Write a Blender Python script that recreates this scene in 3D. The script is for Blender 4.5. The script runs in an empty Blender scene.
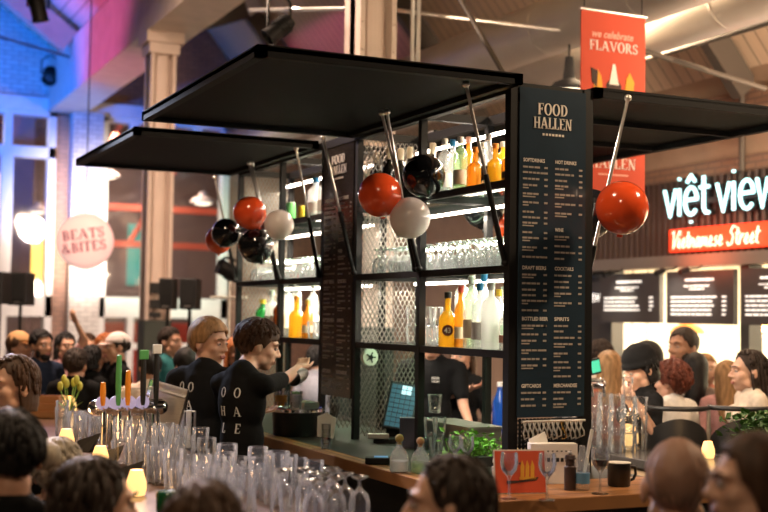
import bpy, bmesh, math, random
from math import sin, cos, pi, radians as rad
from mathutils import Vector as V, Matrix as M, noise, Euler
from mathutils.bvhtree import BVHTree
random.seed(7)
S = bpy.context.scene
COL = S.collection

# ---------------------------------------------------------------- camera, world, light, exposure
CAM_LOC = V((-2.995, -4.954, 1.80))
FPX = 1223.0
YAW = rad(25.1)
CAM_R = M.Rotation(-YAW, 3, 'Z') @ M.Rotation(pi/2 + rad(2.83), 3, 'X') @ M.Rotation(rad(0.84), 3, 'Z')
cd = bpy.data.cameras.new('camera')
cam = bpy.data.objects.new('camera', cd); COL.objects.link(cam)
cam.matrix_world = M.Translation(CAM_LOC) @ CAM_R.to_4x4()
cd.sensor_width = 36.0
cd.lens = FPX * 36.0 / 768.0
cd.clip_start = 0.05; cd.clip_end = 200
cd.dof.use_dof = True
cd.dof.focus_distance = 5.9
cd.dof.aperture_fstop = 1.8
S.camera = cam
S.view_settings.view_transform = 'Standard'
S.view_settings.look = 'None'
S.view_settings.gamma = 1.0
S.view_settings.use_curve_mapping = False
S.view_settings.exposure = 0.45
S.cycles.transparent_max_bounces = 24
S.cycles.max_bounces = 8
w = bpy.data.worlds.new('world'); S.world = w; w.use_nodes = True
w.node_tree.nodes['Background'].inputs[0].default_value = (1.0, 0.78, 0.62, 1)
w.node_tree.nodes['Background'].inputs[1].default_value = 0.014

def light(name, kind, loc, energy, color, size=0.3, target=None, angle=60, blend=0.5):
    d = bpy.data.lights.new(name, kind); d.energy = energy; d.color = color
    if kind == 'AREA': d.size = size
    elif kind == 'SPOT':
        d.shadow_soft_size = size; d.spot_size = rad(angle); d.spot_blend = blend
    else: d.shadow_soft_size = size
    o = bpy.data.objects.new(name, d); COL.objects.link(o); o.location = loc
    if target is not None:
        o.rotation_euler = (V(target) - V(loc)).to_track_quat('-Z', 'Y').to_euler()
    return o
WARM = (1.0, 0.72, 0.46); WHITE = (1.0, 0.9, 0.78)
# area fills added high up for ambient light, then spots added to brighten
light('hall_fill_bar', 'AREA', (-2.2, -0.6, 5.4), 75, WARM, 0.5, (-1.6, 1.0, 1.0))
light('hall_fill_aisle', 'AREA', (2.6, -1.5, 4.4), 120, WARM, 0.4, (2.4, 1.0, 1.0))
light('hall_fill_queue', 'AREA', (3.2, 4.0, 4.6), 130, WARM, 0.5, (3.2, 3.0, 1.0))
light('hall_fill_far', 'AREA', (-1.4, 5.2, 5.6), 330, (1.0, 0.70, 0.52), 0.6, (-1.2, 4.6, 1.0))
light('hall_fill_front', 'AREA', (-4.5, -5.5, 5.4), 60, WARM, 0.6, (-1.0, -1.0, 1.0))
light('crowd_wash', 'SPOT', (0.9, 10.6, 3.4), 620, (1.0, 0.80, 0.70), 0.25, (1.6, 15.0, 1.6), 75, 0.9)  # unseen spot added to brighten the lower end wall
light('right_bar_sparkle', 'SPOT', (2.3, 3.4, 3.4), 130, (1.0, 0.85, 0.7), 0.05, (1.5, 1.3, 1.1), 40, 0.7)  # unseen spot added for highlights on the stacked tumblers
light('glass_sparkle_cool', 'SPOT', (-1.9, 4.6, 3.6), 380, (0.72, 0.78, 1.0), 0.04, (-1.4, 0.2, 1.1), 40, 0.7)  # unseen cool spot added for sparkle on the left bar's glasses
light('glass_sparkle', 'SPOT', (-0.6, 4.2, 4.3), 620, (1.0, 0.80, 0.88), 0.05, (-1.4, 0.2, 1.1), 50, 0.7)  # unseen back light added to make the same glasses sparkle
light('roof_wash', 'SPOT', (4.3, 0.0, 2.9), 800, (1.0, 0.70, 0.48), 0.3, (4.3, 4.2, 4.6), 100, 0.8)
# coloured stage lights at the far end
light('blue_wash', 'SPOT', (-2.6, 10.5, 3.6), 1300, (0.0, 0.15, 1.0), 0.15, (-0.2, 15.0, 6.3), 75, 0.6)
light('blue_wash_low', 'SPOT', (-1.8, 12.5, 2.3), 260, (0.0, 0.22, 1.0), 0.12, (0.9, 15.0, 5.0), 60, 0.7)
light('pier_wash', 'SPOT', (0.75, 11.6, 2.2), 1500, (1.0, 0.84, 0.74), 0.2, (0.98, 15.0, 3.2), 48, 0.9)
light('magenta_wash', 'SPOT', (-3.6, 11.2, 3.2), 520, (1.0, 0.13, 0.50), 0.2, (0.2, 11.0, 6.0), 50, 0.7)
light('green_wash', 'SPOT', (1.2, 12.6, 2.6), 260, (0.55, 1.0, 0.8), 0.2, (2.4, 15.0, 3.0), 70, 0.9)

# ---------------------------------------------------------------- where the camera measures a point
def ray(px, py): return CAM_R @ V(((px-384)/FPX, -(py-256)/FPX, -1.0))
def at(px, py, Z): return CAM_LOC + ray(px, py)*Z
def on(axis, val, px, py):
    r = ray(px, py); t = (val - CAM_LOC[axis]) / r[axis]
    return CAM_LOC + r*t
def onX(px, py, X): return on(0, X, px, py)
def onY(px, py, Y): return on(1, Y, px, py)
def onZ(px, py, z): return on(2, z, px, py)
def depth(p): return -(CAM_R.transposed() @ (V(p) - CAM_LOC)).z

# ---------------------------------------------------------------- materials
MATS = {}
def nt(m): return m.node_tree.nodes, m.node_tree.links
def mat(name, col, rough=0.5, metal=0.0, noise_amt=0.0, nscale=20, bump=0.0, spec=0.5, coat=0.0, sheen=0.0, sss=0.0, stretch=None):
    if name in MATS: return MATS[name]
    m = bpy.data.materials.new(name); m.use_nodes = True; N, L = nt(m)
    b = N['Principled BSDF']
    b.inputs['Base Color'].default_value = (*col, 1); b.inputs['Roughness'].default_value = rough
    b.inputs['Metallic'].default_value = metal; b.inputs['Specular IOR Level'].default_value = spec
    b.inputs['Coat Weight'].default_value = coat; b.inputs['Sheen Weight'].default_value = sheen
    if sss: b.inputs['Subsurface Weight'].default_value = sss; b.inputs['Subsurface Radius'].default_value = (0.02, 0.008, 0.004)
    tc = N.new('ShaderNodeTexCoord'); n = N.new('ShaderNodeTexNoise'); n.inputs['Scale'].default_value = nscale
    n.inputs['Detail'].default_value = 4
    if stretch:
        mp = N.new('ShaderNodeMapping'); mp.inputs['Scale'].default_value = stretch
        L.new(tc.outputs['Object'], mp.inputs[0]); L.new(mp.outputs[0], n.inputs['Vector'])
    else: L.new(tc.outputs['Object'], n.inputs['Vector'])
    if noise_amt:
        r = N.new('ShaderNodeValToRGB')
        r.color_ramp.elements[0].color = (*[c*(1-noise_amt) for c in col], 1)
        r.color_ramp.elements[1].color = (*[min(1, c*(1+noise_amt)) for c in col], 1)
        r.color_ramp.elements[0].position = 0.3; r.color_ramp.elements[1].position = 0.7
        L.new(n.outputs[0], r.inputs[0]); L.new(r.outputs[0], b.inputs['Base Color'])
    if bump:
        bp = N.new('ShaderNodeBump'); bp.inputs['Strength'].default_value = bump; bp.inputs['Distance'].default_value = 0.01
        L.new(n.outputs[0], bp.inputs['Height']); L.new(bp.outputs[0], b.inputs['Normal'])
    MATS[name] = m; return m
def emit(name, col, strength):
    if name in MATS: return MATS[name]
    m = bpy.data.materials.new(name); m.use_nodes = True; N, L = nt(m)
    b = N['Principled BSDF']; b.inputs['Base Color'].default_value = (*[c*0.8 for c in col], 1)
    b.inputs['Emission Color'].default_value = (*col, 1); b.inputs['Emission Strength'].default_value = strength
    MATS[name] = m; return m
def glass(name, tint=(1, 1, 1), body=0.0, bodycol=None, rough=0.04, edge=0.55, white=0.0, blend=0.35, fres=False):
    """thin-walled glass: clear or tinted, mirror-like towards its edges, with an optional cloudy body"""
    if name in MATS: return MATS[name]
    m = bpy.data.materials.new(name); m.use_nodes = True; N, L = nt(m)
    N.remove(N['Principled BSDF']); out = N['Material Output']
    tr = N.new('ShaderNodeBsdfTransparent'); tr.inputs[0].default_value = (*tint, 1)
    base = tr
    if body:
        df = N.new('ShaderNodeBsdfDiffuse'); df.inputs[0].default_value = (*(bodycol or tint), 1)
        tl = N.new('ShaderNodeBsdfTranslucent'); tl.inputs[0].default_value = (*(bodycol or tint), 1)
        a = N.new('ShaderNodeMixShader'); a.inputs[0].default_value = 0.6
        L.new(df.outputs[0], a.inputs[1]); L.new(tl.outputs[0], a.inputs[2])
        mx = N.new('ShaderNodeMixShader'); mx.inputs[0].default_value = body
        L.new(tr.outputs[0], mx.inputs[1]); L.new(a.outputs[0], mx.inputs[2]); base = mx
    gl = N.new('ShaderNodeBsdfGlossy'); gl.inputs['Roughness'].default_value = rough
    lw = N.new('ShaderNodeFresnel') if fres else N.new('ShaderNodeLayerWeight'); lw.inputs[0].default_value = 1.55 if fres else blend
    mr = N.new('ShaderNodeMapRange'); mr.inputs['To Min'].default_value = 0.06; mr.inputs['To Max'].default_value = edge
    L.new(lw.outputs[0 if fres else 'Facing'], mr.inputs['Value'])
    mix = N.new('ShaderNodeMixShader'); L.new(mr.outputs[0], mix.inputs[0])
    if white:
        wd = N.new('ShaderNodeBsdfTranslucent'); wd.inputs[0].default_value = (0.95, 0.95, 0.97, 1)
        wm = N.new('ShaderNodeMixShader'); wm.inputs[0].default_value = white
        L.new(gl.outputs[0], wm.inputs[1]); L.new(wd.outputs[0], wm.inputs[2]); gl = wm
    L.new(base.outputs[0], mix.inputs[1]); L.new(gl.outputs[0], mix.inputs[2])
    L.new(mix.outputs[0], out.inputs['Surface'])
    MATS[name] = m; return m
def brick(name, c1, c2, mortar, axes='xz', scale=1.0, bw=0.22, rh=0.075, rough=0.85):
    if name in MATS: return MATS[name]
    m = bpy.data.materials.new(name); m.use_nodes = True; N, L = nt(m); b = N['Principled BSDF']
    tc = N.new('ShaderNodeTexCoord'); sp = N.new('ShaderNodeSeparateXYZ'); cb = N.new('ShaderNodeCombineXYZ')
    L.new(tc.outputs['Object'], sp.inputs[0])
    L.new(sp.outputs['XYZ'.index(axes[0].upper())], cb.inputs[0]); L.new(sp.outputs['XYZ'.index(axes[1].upper())], cb.inputs[1])
    t = N.new('ShaderNodeTexBrick'); L.new(cb.outputs[0], t.inputs['Vector'])
    t.inputs['Color1'].default_value = (*c1, 1); t.inputs['Color2'].default_value = (*c2, 1); t.inputs['Mortar'].default_value = (*mortar, 1)
    t.inputs['Scale'].default_value = scale; t.inputs['Brick Width'].default_value = bw; t.inputs['Row Height'].default_value = rh
    t.inputs['Mortar Size'].default_value = 0.008
    L.new(t.outputs['Color'], b.inputs['Base Color']); b.inputs['Roughness'].default_value = rough
    bp = N.new('ShaderNodeBump'); bp.inputs['Strength'].default_value = 0.6; bp.inputs['Distance'].default_value = 0.01
    L.new(t.outputs['Fac'], bp.inputs['Height']); bp.invert = True; L.new(bp.outputs[0], b.inputs['Normal'])
    MATS[name] = m; return m
def planks(name, col, axis, width, dark=0.75, rough=0.6, wood=True):
    """boards running along the other axis, with grain"""
    if name in MATS: return MATS[name]
    m = bpy.data.materials.new(name); m.use_nodes = True; N, L = nt(m); b = N['Principled BSDF']
    tc = N.new('ShaderNodeTexCoord'); sp = N.new('ShaderNodeSeparateXYZ'); L.new(tc.outputs['Object'], sp.inputs[0])
    dv = N.new('ShaderNodeMath'); dv.operation = 'DIVIDE'; dv.inputs[1].default_value = width
    L.new(sp.outputs['XYZ'.index(axis.upper())], dv.inputs[0])
    fr = N.new('ShaderNodeMath'); fr.operation = 'FRACT'; L.new(dv.outputs[0], fr.inputs[0])
    gt = N.new('ShaderNodeMath'); gt.operation = 'GREATER_THAN'; gt.inputs[1].default_value = 0.1; L.new(fr.outputs[0], gt.inputs[0])
    n = N.new('ShaderNodeTexNoise'); mp = N.new('ShaderNodeMapping')
    sc = [3, 3, 3]; sc['XYZ'.index(axis.upper())] = 60; mp.inputs['Scale'].default_value = sc
    L.new(tc.outputs['Object'], mp.inputs[0]); L.new(mp.outputs[0], n.inputs['Vector']); n.inputs['Scale'].default_value = 1.0
    r = N.new('ShaderNodeValToRGB'); r.color_ramp.elements[0].color = (*[c*(dark if wood else 1) for c in col], 1); r.color_ramp.elements[1].color = (*col, 1)
    r.color_ramp.elements[0].position = 0.3; r.color_ramp.elements[1].position = 0.65
    L.new(n.outputs[0], r.inputs[0])
    mx = N.new('ShaderNodeMix'); mx.data_type = 'RGBA'; mx.inputs[6].default_value = (*[c*0.35 for c in col], 1)
    L.new(gt.outputs[0], mx.inputs[0]); L.new(r.outputs[0], mx.inputs[7]); L.new(mx.outputs[2], b.inputs['Base Color'])
    b.inputs['Roughness'].default_value = rough
    MATS[name] = m; return m
def perforated(name, col, pitch, hole, axes='xy'):
    """sheet metal punched with a grid of round holes"""
    if name in MATS: return MATS[name]
    m = bpy.data.materials.new(name); m.use_nodes = True; N, L = nt(m); b = N['Principled BSDF']
    b.inputs['Base Color'].default_value = (*col, 1); b.inputs['Roughness'].default_value = 0.7; b.inputs['Specular IOR Level'].default_value = 0.12
    tc = N.new('ShaderNodeTexCoord'); sp = N.new('ShaderNodeSeparateXYZ'); L.new(tc.outputs['Object'], sp.inputs[0])
    sq = []
    for a in axes:
        d = N.new('ShaderNodeMath'); d.operation = 'DIVIDE'; d.inputs[1].default_value = pitch; L.new(sp.outputs['XYZ'.index(a.upper())], d.inputs[0])
        f = N.new('ShaderNodeMath'); f.operation = 'FRACT'; L.new(d.outputs[0], f.inputs[0])
        s = N.new('ShaderNodeMath'); s.operation = 'SUBTRACT'; s.inputs[1].default_value = 0.5; L.new(f.outputs[0], s.inputs[0])
        p = N.new('ShaderNodeMath'); p.operation = 'POWER'; p.inputs[1].default_value = 2; L.new(s.outputs[0], p.inputs[0]); sq.append(p)
    ad = N.new('ShaderNodeMath'); L.new(sq[0].outputs[0], ad.inputs[0]); L.new(sq[1].outputs[0], ad.inputs[1])
    gt = N.new('ShaderNodeMath'); gt.operation = 'GREATER_THAN'; gt.inputs[1].default_value = hole**2; L.new(ad.outputs[0], gt.inputs[0])
    L.new(gt.outputs[0], b.inputs['Alpha'])
    MATS[name] = m; return m

BLACK = mat('black_steel', (0.007, 0.007, 0.0075), 0.5, 0.0, spec=0.25)
BLACKM = mat('matt_black', (0.01, 0.01, 0.011), 0.75)
CHROME = mat('chrome', (0.82, 0.82, 0.84), 0.14, 1.0)
STEEL = mat('brushed_steel', (0.55, 0.54, 0.53), 0.33, 1.0, 0.1, 4, 0.05, stretch=(2, 2, 60))
SILVER = mat('silver_rod', (0.75, 0.73, 0.70), 0.3, 0.9)
WOOD = planks('counter_oak', (0.40, 0.175, 0.06), 'x', 0.14, 0.7, 0.38)
WOOD2 = planks('counter_oak_end', (0.44, 0.20, 0.075), 'y', 0.14, 0.7, 0.38)
DARKTOP = mat('dark_bar_top', (0.05, 0.042, 0.038), 0.22, 0.0, 0.2, 8)
GLASS = glass('clear_glass', (0.96, 0.97, 0.98), 0.0, rough=0.05, edge=1.0, white=0.12, fres=True)
GREENGLASS = glass('shelf_glass', (0.72, 0.9, 0.8), edge=0.5)
PANE = glass('window_pane', (0.86, 0.88, 0.9), edge=0.4)
PAPER = mat('white_paper', (0.78, 0.76, 0.72), 0.8)
WHITE_P = mat('white_paint', (0.74, 0.72, 0.68), 0.6, 0, 0.06, 6)
LED = emit('led_tube', (1.0, 0.86, 0.72), 11)

# ---------------------------------------------------------------- mesh helpers
_sph = {}
def unit_sphere(u=16, v=10):
    if (u, v) not in _sph:
        vs = [V((0, 0, 1))]
        for i in range(1, v):
            t = pi*i/v
            for j in range(u):
                p = 2*pi*j/u; vs.append(V((sin(t)*cos(p), sin(t)*sin(p), cos(t))))
        vs.append(V((0, 0, -1)))
        fs = [(0, 1+j, 1+(j+1) % u) for j in range(u)]
        for i in range(v-2):
            a = 1+i*u; b = a+u
            fs += [(a+j, b+j, b+(j+1) % u, a+(j+1) % u) for j in range(u)]
        last = len(vs)-1; a = 1+(v-2)*u
        fs += [(last, a+(j+1) % u, a+j) for j in range(u)]
        _sph[(u, v)] = (vs, fs)
    return _sph[(u, v)]
def frame(d):
    d = V(d).normalized(); a = V((0, 0, 1)) if abs(d.z) < 0.95 else V((1, 0, 0))
    x = a.cross(d).normalized(); return x, d.cross(x), d
class MB:
    """collects shapes into one mesh"""
    def __init__(s): s.v = []; s.f = []; s.mi = []; s.cur = 0
    def add(s, vs, fs):
        k = len(s.v); s.v += [tuple(v) for v in vs]; s.f += [tuple(k+i for i in f) for f in fs]; s.mi += [s.cur]*len(fs); return s
    def box(s, lo, hi, mtx=None):
        x0, y0, z0 = lo; x1, y1, z1 = hi
        vs = [V(p) for p in ((x0,y0,z0),(x1,y0,z0),(x1,y1,z0),(x0,y1,z0),(x0,y0,z1),(x1,y0,z1),(x1,y1,z1),(x0,y1,z1))]
        if mtx is not None: vs = [mtx @ v for v in vs]
        return s.add(vs, [(3,2,1,0),(4,5,6,7),(0,1,5,4),(1,2,6,5),(2,3,7,6),(3,0,4,7)])
    def cbox(s, c, size, mtx=None):
        return s.box([c[i]-size[i]/2 for i in range(3)], [c[i]+size[i]/2 for i in range(3)], mtx)
    def rbox(s, lo, hi, r, mtx=None, n=4):
        """box with its vertical edges rounded"""
        pts = []
        for cx, cy, a0 in ((hi[0]-r, hi[1]-r, 0), (lo[0]+r, hi[1]-r, 90), (lo[0]+r, lo[1]+r, 180), (hi[0]-r, lo[1]+r, 270)):
            for k in range(n+1):
                a = rad(a0+90*k/n); pts.append((cx+r*cos(a), cy+r*sin(a)))
        return s.prism(pts, lo[2], hi[2], mtx)
    def prism(s, pts, z0, z1, mtx=None):
        n = len(pts); vs = [V((x, y, z0)) for x, y in pts]+[V((x, y, z1)) for x, y in pts]
        if mtx is not None: vs = [mtx @ v for v in vs]
        return s.add(vs, [tuple(range(n-1, -1, -1)), tuple(range(n, 2*n))]+[(i, (i+1) % n, n+(i+1) % n, n+i) for i in range(n)])
    def cyl(s, a, b, r, r2=None, n=16, caps=True):
        a, b = V(a), V(b); r2 = r if r2 is None else r2; x, y, d = frame(b-a)
        vs = [a+x*r*cos(2*pi*i/n)+y*r*sin(2*pi*i/n) for i in range(n)]+[b+x*r2*cos(2*pi*i/n)+y*r2*sin(2*pi*i/n) for i in range(n)]
        fs = [(i, (i+1) % n, n+(i+1) % n, n+i) for i in range(n)]
        if caps: fs += [tuple(range(n-1, -1, -1)), tuple(range(n, 2*n))]
        return s.add(vs, fs)
    def lathe(s, prof, c=(0, 0, 0), n=20, mtx=None):
        c = V(c); vs = []; fs = []
        for r, z in prof:
            vs += [V((max(r, 1e-4)*cos(2*pi*i/n), max(r, 1e-4)*sin(2*pi*i/n), z)) for i in range(n)]
        for k in range(len(prof)-1):
            fs += [(k*n+i, k*n+(i+1) % n, (k+1)*n+(i+1) % n, (k+1)*n+i) for i in range(n)]
        fs += [tuple(range(n-1, -1, -1)), tuple(range((len(prof)-1)*n, len(prof)*n))]
        if mtx is not None: vs = [mtx @ v for v in vs]
        return s.add([v+c for v in vs], fs)
    def ell(s, c, r, rot=None, u=16, v=10):
        vs, fs = unit_sphere(u, v); c = V(c)
        if isinstance(r, (int, float)): r = (r, r, r)
        out = [V((p.x*r[0], p.y*r[1], p.z*r[2])) for p in vs]
        if rot is not None: out = [rot @ p for p in out]
        return s.add([p+c for p in out], fs)
    def cap(s, a, b, ra, rb=None, n=12):
        rb = ra if rb is None else rb
        s.ell(a, ra, None, n, 8); s.ell(b, rb, None, n, 8)
        if (V(b)-V(a)).length > 1e-5: s.cyl(a, b, ra, rb, n)
        return s
    def tube(s, pts, r, n=8, closed=False):
        pts = [V(p) for p in pts]; m = len(pts); vs = []; px = None
        for i, p in enumerate(pts):
            if closed: d = pts[(i+1) % m]-pts[i-1]
            else: d = pts[min(i+1, m-1)]-pts[max(i-1, 0)]
            d = d.normalized() if d.length > 1e-9 else V((0, 0, 1))
            if px is None: x, y, _ = frame(d)
            else:
                x = px - d*px.dot(d); x = x.normalized() if x.length > 1e-6 else frame(d)[0]; y = d.cross(x)
            px = x; rr = r[i] if isinstance(r, (list, tuple)) else r
            vs += [p+x*rr*cos(2*pi*k/n)+y*rr*sin(2*pi*k/n) for k in range(n)]
        fs = []
        for i in range(m if closed else m-1):
            a = i*n; b = ((i+1) % m)*n
            fs += [(a+k, a+(k+1) % n, b+(k+1) % n, b+k) for k in range(n)]
        if not closed: fs += [tuple(range(n-1, -1, -1)), tuple(range((m-1)*n, m*n))]
        return s.add(vs, fs)
    def sheet(s, P, Q, th):  # flat polygon list P (3D, planar) thickened along Q
        n = len(P); q = V(Q)*th; vs = [V(p) for p in P]+[V(p)+q for p in P]
        return s.add(vs, [tuple(range(n-1, -1, -1)), tuple(range(n, 2*n))]+[(i, (i+1) % n, n+(i+1) % n, n+i) for i in range(n)])
    def build(s, name, mt, parent=None, loc=None, smooth=False, rotz=0, bevel=0):
        me = bpy.data.meshes.new(name); me.from_pydata(s.v, [], s.f)
        for m_ in (mt if isinstance(mt, (list, tuple)) else [mt]): me.materials.append(m_)
        if any(s.mi): me.polygons.foreach_set('material_index', s.mi)
        me.validate(); me.update()
        bm = bmesh.new(); bm.from_mesh(me); bmesh.ops.recalc_face_normals(bm, faces=bm.faces); bm.to_mesh(me); bm.free()
        if smooth:
            me.polygons.foreach_set('use_smooth', [True]*len(me.polygons))
            if smooth != 'all': me.set_sharp_from_angle(angle=rad(40))
        o = bpy.data.objects.new(name, me); COL.objects.link(o)
        if loc is not None: o.location = loc
        o.rotation_euler.z = rotz
        if parent is not None: o.parent = parent
        if bevel:
            b = o.modifiers.new('edge', 'BEVEL'); b.width = bevel; b.segments = 2; b.limit_method = 'ANGLE'
        return o
def tag(o, label=None, cat=None, group=None, kind=None):
    if label: o['label'] = label
    if cat: o['category'] = cat
    if group: o['group'] = group
    if kind: o['kind'] = kind
    return o
def empty(name, loc=(0, 0, 0), label=None, cat=None, group=None, rotz=0):
    o = bpy.data.objects.new(name, None); COL.objects.link(o); o.location = loc; o.rotation_euler.z = rotz
    o.empty_display_size = 0.1
    return tag(o, label, cat, group)
def dup(o, loc, rotz=0, label=None, group=None, parent=None):
    c = o.copy(); COL.objects.link(c); c.parent = parent
    if parent is None: c.location = loc; c.rotation_euler.z = rotz
    if label: c['label'] = label
    if group: c['group'] = group
    for ch in o.children: dup(ch, None, parent=c)
    return c
def struct(o): o['kind'] = 'structure'; return o
def copy_children_guard(): pass

# ---------------------------------------------------------------- lettering
def seg2(p, q, t):
    p, q = V((*p, 0)), V((*q, 0)); d = (q-p).normalized(); n = V((-d.y, d.x, 0))*t/2
    return [(p+n).to_2d(), (p-n).to_2d(), (q-n).to_2d(), (q+n).to_2d()]
def rect(x0, y0, x1, y1): return [(x0, y0), (x1, y0), (x1, y1), (x0, y1)]
def arc_ring(cx, cy, ro, yo, ri, yi, a0, a1, n=18):
    out = []
    for k in range(n):
        a = rad(a0+(a1-a0)*k/n); b = rad(a0+(a1-a0)*(k+1)/n)
        out.append([(cx+ri*cos(a), cy+yi*sin(a)), (cx+ro*cos(a), cy+yo*sin(a)), (cx+ro*cos(b), cy+yo*sin(b)), (cx+ri*cos(b), cy+yi*sin(b))])
    return out
TT, tt = 0.17, 0.075
def stem(x, s=0.07): return [rect(x, 0, x+TT, 1), rect(x-s, 0, x+TT+s, 0.05), rect(x-s, 0.95, x+TT+s, 1)]
def serif_glyph(c):
    if c == 'F': return stem(.07)+[rect(.07, .93, .62, 1), rect(.56, .76, .62, 1), rect(.2, .47, .48, .54), rect(.42, .38, .48, .63)], .66
    if c == 'E': return stem(.07)+[rect(.07, .93, .62, 1), rect(.56, .76, .62, 1), rect(.2, .47, .48, .54), rect(.07, 0, .64, .07), rect(.58, 0, .64, .24)], .7
    if c == 'L': return stem(.07)+[rect(.07, 0, .62, .07), rect(.56, 0, .62, .26)], .66
    if c == 'O': return arc_ring(.42, .5, .42, .53, .25, .46, 0, 360, 28), .88
    if c == 'D': return stem(.07)+arc_ring(.3, .5, .46, .5, .29, .43, -90, 90), .82
    if c == 'H': return stem(.07)+stem(.58)+[rect(.2, .47, .6, .54)], .86
    if c == 'N': return [rect(.1, 0, .1+tt, 1), rect(0, 0, .26, .05), rect(0, .95, .2, 1), rect(.66, 0, .66+tt, 1), rect(.56, .95, .84, 1), [(.06, 1), (.24, 1), (.74, 0), (.58, 0)]], .86
    if c == 'A': return [[(.05, 0), (.13, 0), (.42, 1), (.36, 1)], [(.34, 1), (.5, 1), (.86, 0), (.68, 0)], rect(.2, .3, .66, .37), rect(-.04, 0, .24, .05), rect(.56, 0, .94, .05)], .92
    if c == 'V': return [[(.04, 1), (.22, 1), (.5, 0), (.4, 0)], [(.76, 1), (.84, 1), (.5, 0), (.43, 0)], rect(-.04, .95, .3, 1), rect(.66, .95, .92, 1)], .9
    if c == 'T': return [rect(.3, 0, .3+TT, 1), rect(.22, 0, .55, .05), rect(0, .93, .77, 1), rect(0, .74, .06, 1), rect(.71, .74, .77, 1)], .8
    if c == 'I': return stem(.07), .32
    if c == 'B': return stem(.07)+arc_ring(.3, .75, .3, .25, .15, .19, -90, 90, 10)+arc_ring(.3, .27, .36, .27, .19, .2, -90, 90, 10), .72
    if c == 'R': return stem(.07)+arc_ring(.3, .73, .32, .27, .16, .2, -90, 90, 10)+[[(.3, .47), (.48, .47), (.86, 0), (.66, 0)]], .84
    if c == 'S': return arc_ring(.3, .74, .27, .27, .15, .2, 20, 250, 12)+arc_ring(.3, .27, .29, .28, .16, .21, -165, 75, 12)+[[(.12, .66), (.2, .5), (.46, .4), (.38, .55)], rect(.5, .72, .56, .96), rect(.03, .04, .09, .28)], .62
    if c == 'M': return stem(.05)[1:]+[rect(.1, 0, .17, 1), rect(.8, 0, .97, 1), [(.06, 1), (.22, 1), (.56, 0), (.46, 0)], [(.82, 1), (.92, 1), (.56, 0), (.5, 0)], rect(.72, 0, 1.04, .05)], 1.06
    if c == '&': return arc_ring(.36, .78, .22, .22, .12, .15, 0, 360, 14)+arc_ring(.34, .26, .32, .27, .18, .2, 60, 330, 14)+[[(.2, .66), (.34, .7), (.86, 0), (.66, 0)], [(.6, .1), (.66, .06), (.88, .42), (.82, .44)]], .92
    return [], .4
def serif_width(txt, h, track=0.06): return sum(serif_glyph(c)[1]+track for c in txt)*h - track*h
def serif(mb, txt, h, mtx, x=0, y=0, th=0.003, align='C', track=0.06, sx=1.0):
    wd = serif_width(txt, h, track)*sx
    cx = x - wd/2 if align == 'C' else x
    for c in txt:
        polys, adv = serif_glyph(c)
        for p in polys: mb.prism([(cx+a*h*sx, y+b*h) for a, b in p], 0, th, mtx)
        cx += (adv+track)*h*sx
def sans(mb, txt, h, mtx, x=0, y=0, th=0.002, align='LEFT', shear=0.0, width=None):
    cu = bpy.data.curves.new('lettering', 'FONT'); cu.body = txt; cu.size = h/0.72; cu.shear = shear
    cu.align_x = align; cu.resolution_u = 2; cu.offset = h*0.035
    o = bpy.data.objects.new('lettering', cu); COL.objects.link(o)
    dg = bpy.context.evaluated_depsgraph_get(); me = bpy.data.meshes.new_from_object(o.evaluated_get(dg))
    vs = [v.co.copy() for v in me.vertices]; fs = [tuple(p.vertices) for p in me.polygons]
    bpy.data.objects.remove(o); bpy.data.curves.remove(cu); bpy.data.meshes.remove(me)
    if width and vs:
        x0 = min(v.x for v in vs); x1 = max(v.x for v in vs); k = width/max(x1-x0, 1e-6)
        for v in vs: v.x = (v.x - (x0 if align == 'LEFT' else 0))*k
    mb.add([mtx @ V((v.x+x, v.y+y, th)) for v in vs], fs)
def face_mtx(origin, right, up):
    r, u = V(right).normalized(), V(up).normalized(); n = r.cross(u)
    m = M.Identity(4)
    for i in range(3): m[i][0] = r[i]; m[i][1] = u[i]; m[i][2] = n[i]; m[i][3] = origin[i]
    return m
# ---------------------------------------------------------------- the hall: floor, walls, roof
FLOOR = mat('concrete_floor', (0.10, 0.085, 0.075), 0.45, 0, 0.25, 3)
struct(MB().box((-9, -9, -0.1), (8.2, 15.4, 0)).build('floor', FLOOR))
BRICKW = brick('painted_brick', (0.70, 0.66, 0.60), (0.60, 0.55, 0.50), (0.34, 0.31, 0.28))
BRICKB = brick('brown_brick', (0.30, 0.17, 0.12), (0.36, 0.21, 0.15), (0.16, 0.12, 0.10))
BRICKR = brick('brown_brick_side', (0.30, 0.18, 0.125), (0.36, 0.22, 0.15), (0.20, 0.14, 0.11), 'yz', bw=0.19, rh=0.06)
CONC = mat('pinkish_concrete', (0.46, 0.34, 0.25), 0.8, 0, 0.12, 2.5)
PLANK = planks('roof_boards', (0.62, 0.50, 0.38), 'x', 0.15, 0.9, 0.7)
PLANKY = planks('roof_boards_along', (0.66, 0.52, 0.38), 'y', 0.16, 0.9, 0.7)
TIMBER = mat('painted_timber', (0.66, 0.56, 0.47), 0.6, 0, 0.08, 5)
SALMON_LIT = mat('salmon_lit_timber', (0.74, 0.36, 0.27), 0.6, 0, 0.08, 5)  # warm light on the rafters put into the timber colour
DARKSTEEL = mat('dark_roof_steel', (0.10, 0.085, 0.07), 0.6, 0.2)
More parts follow.
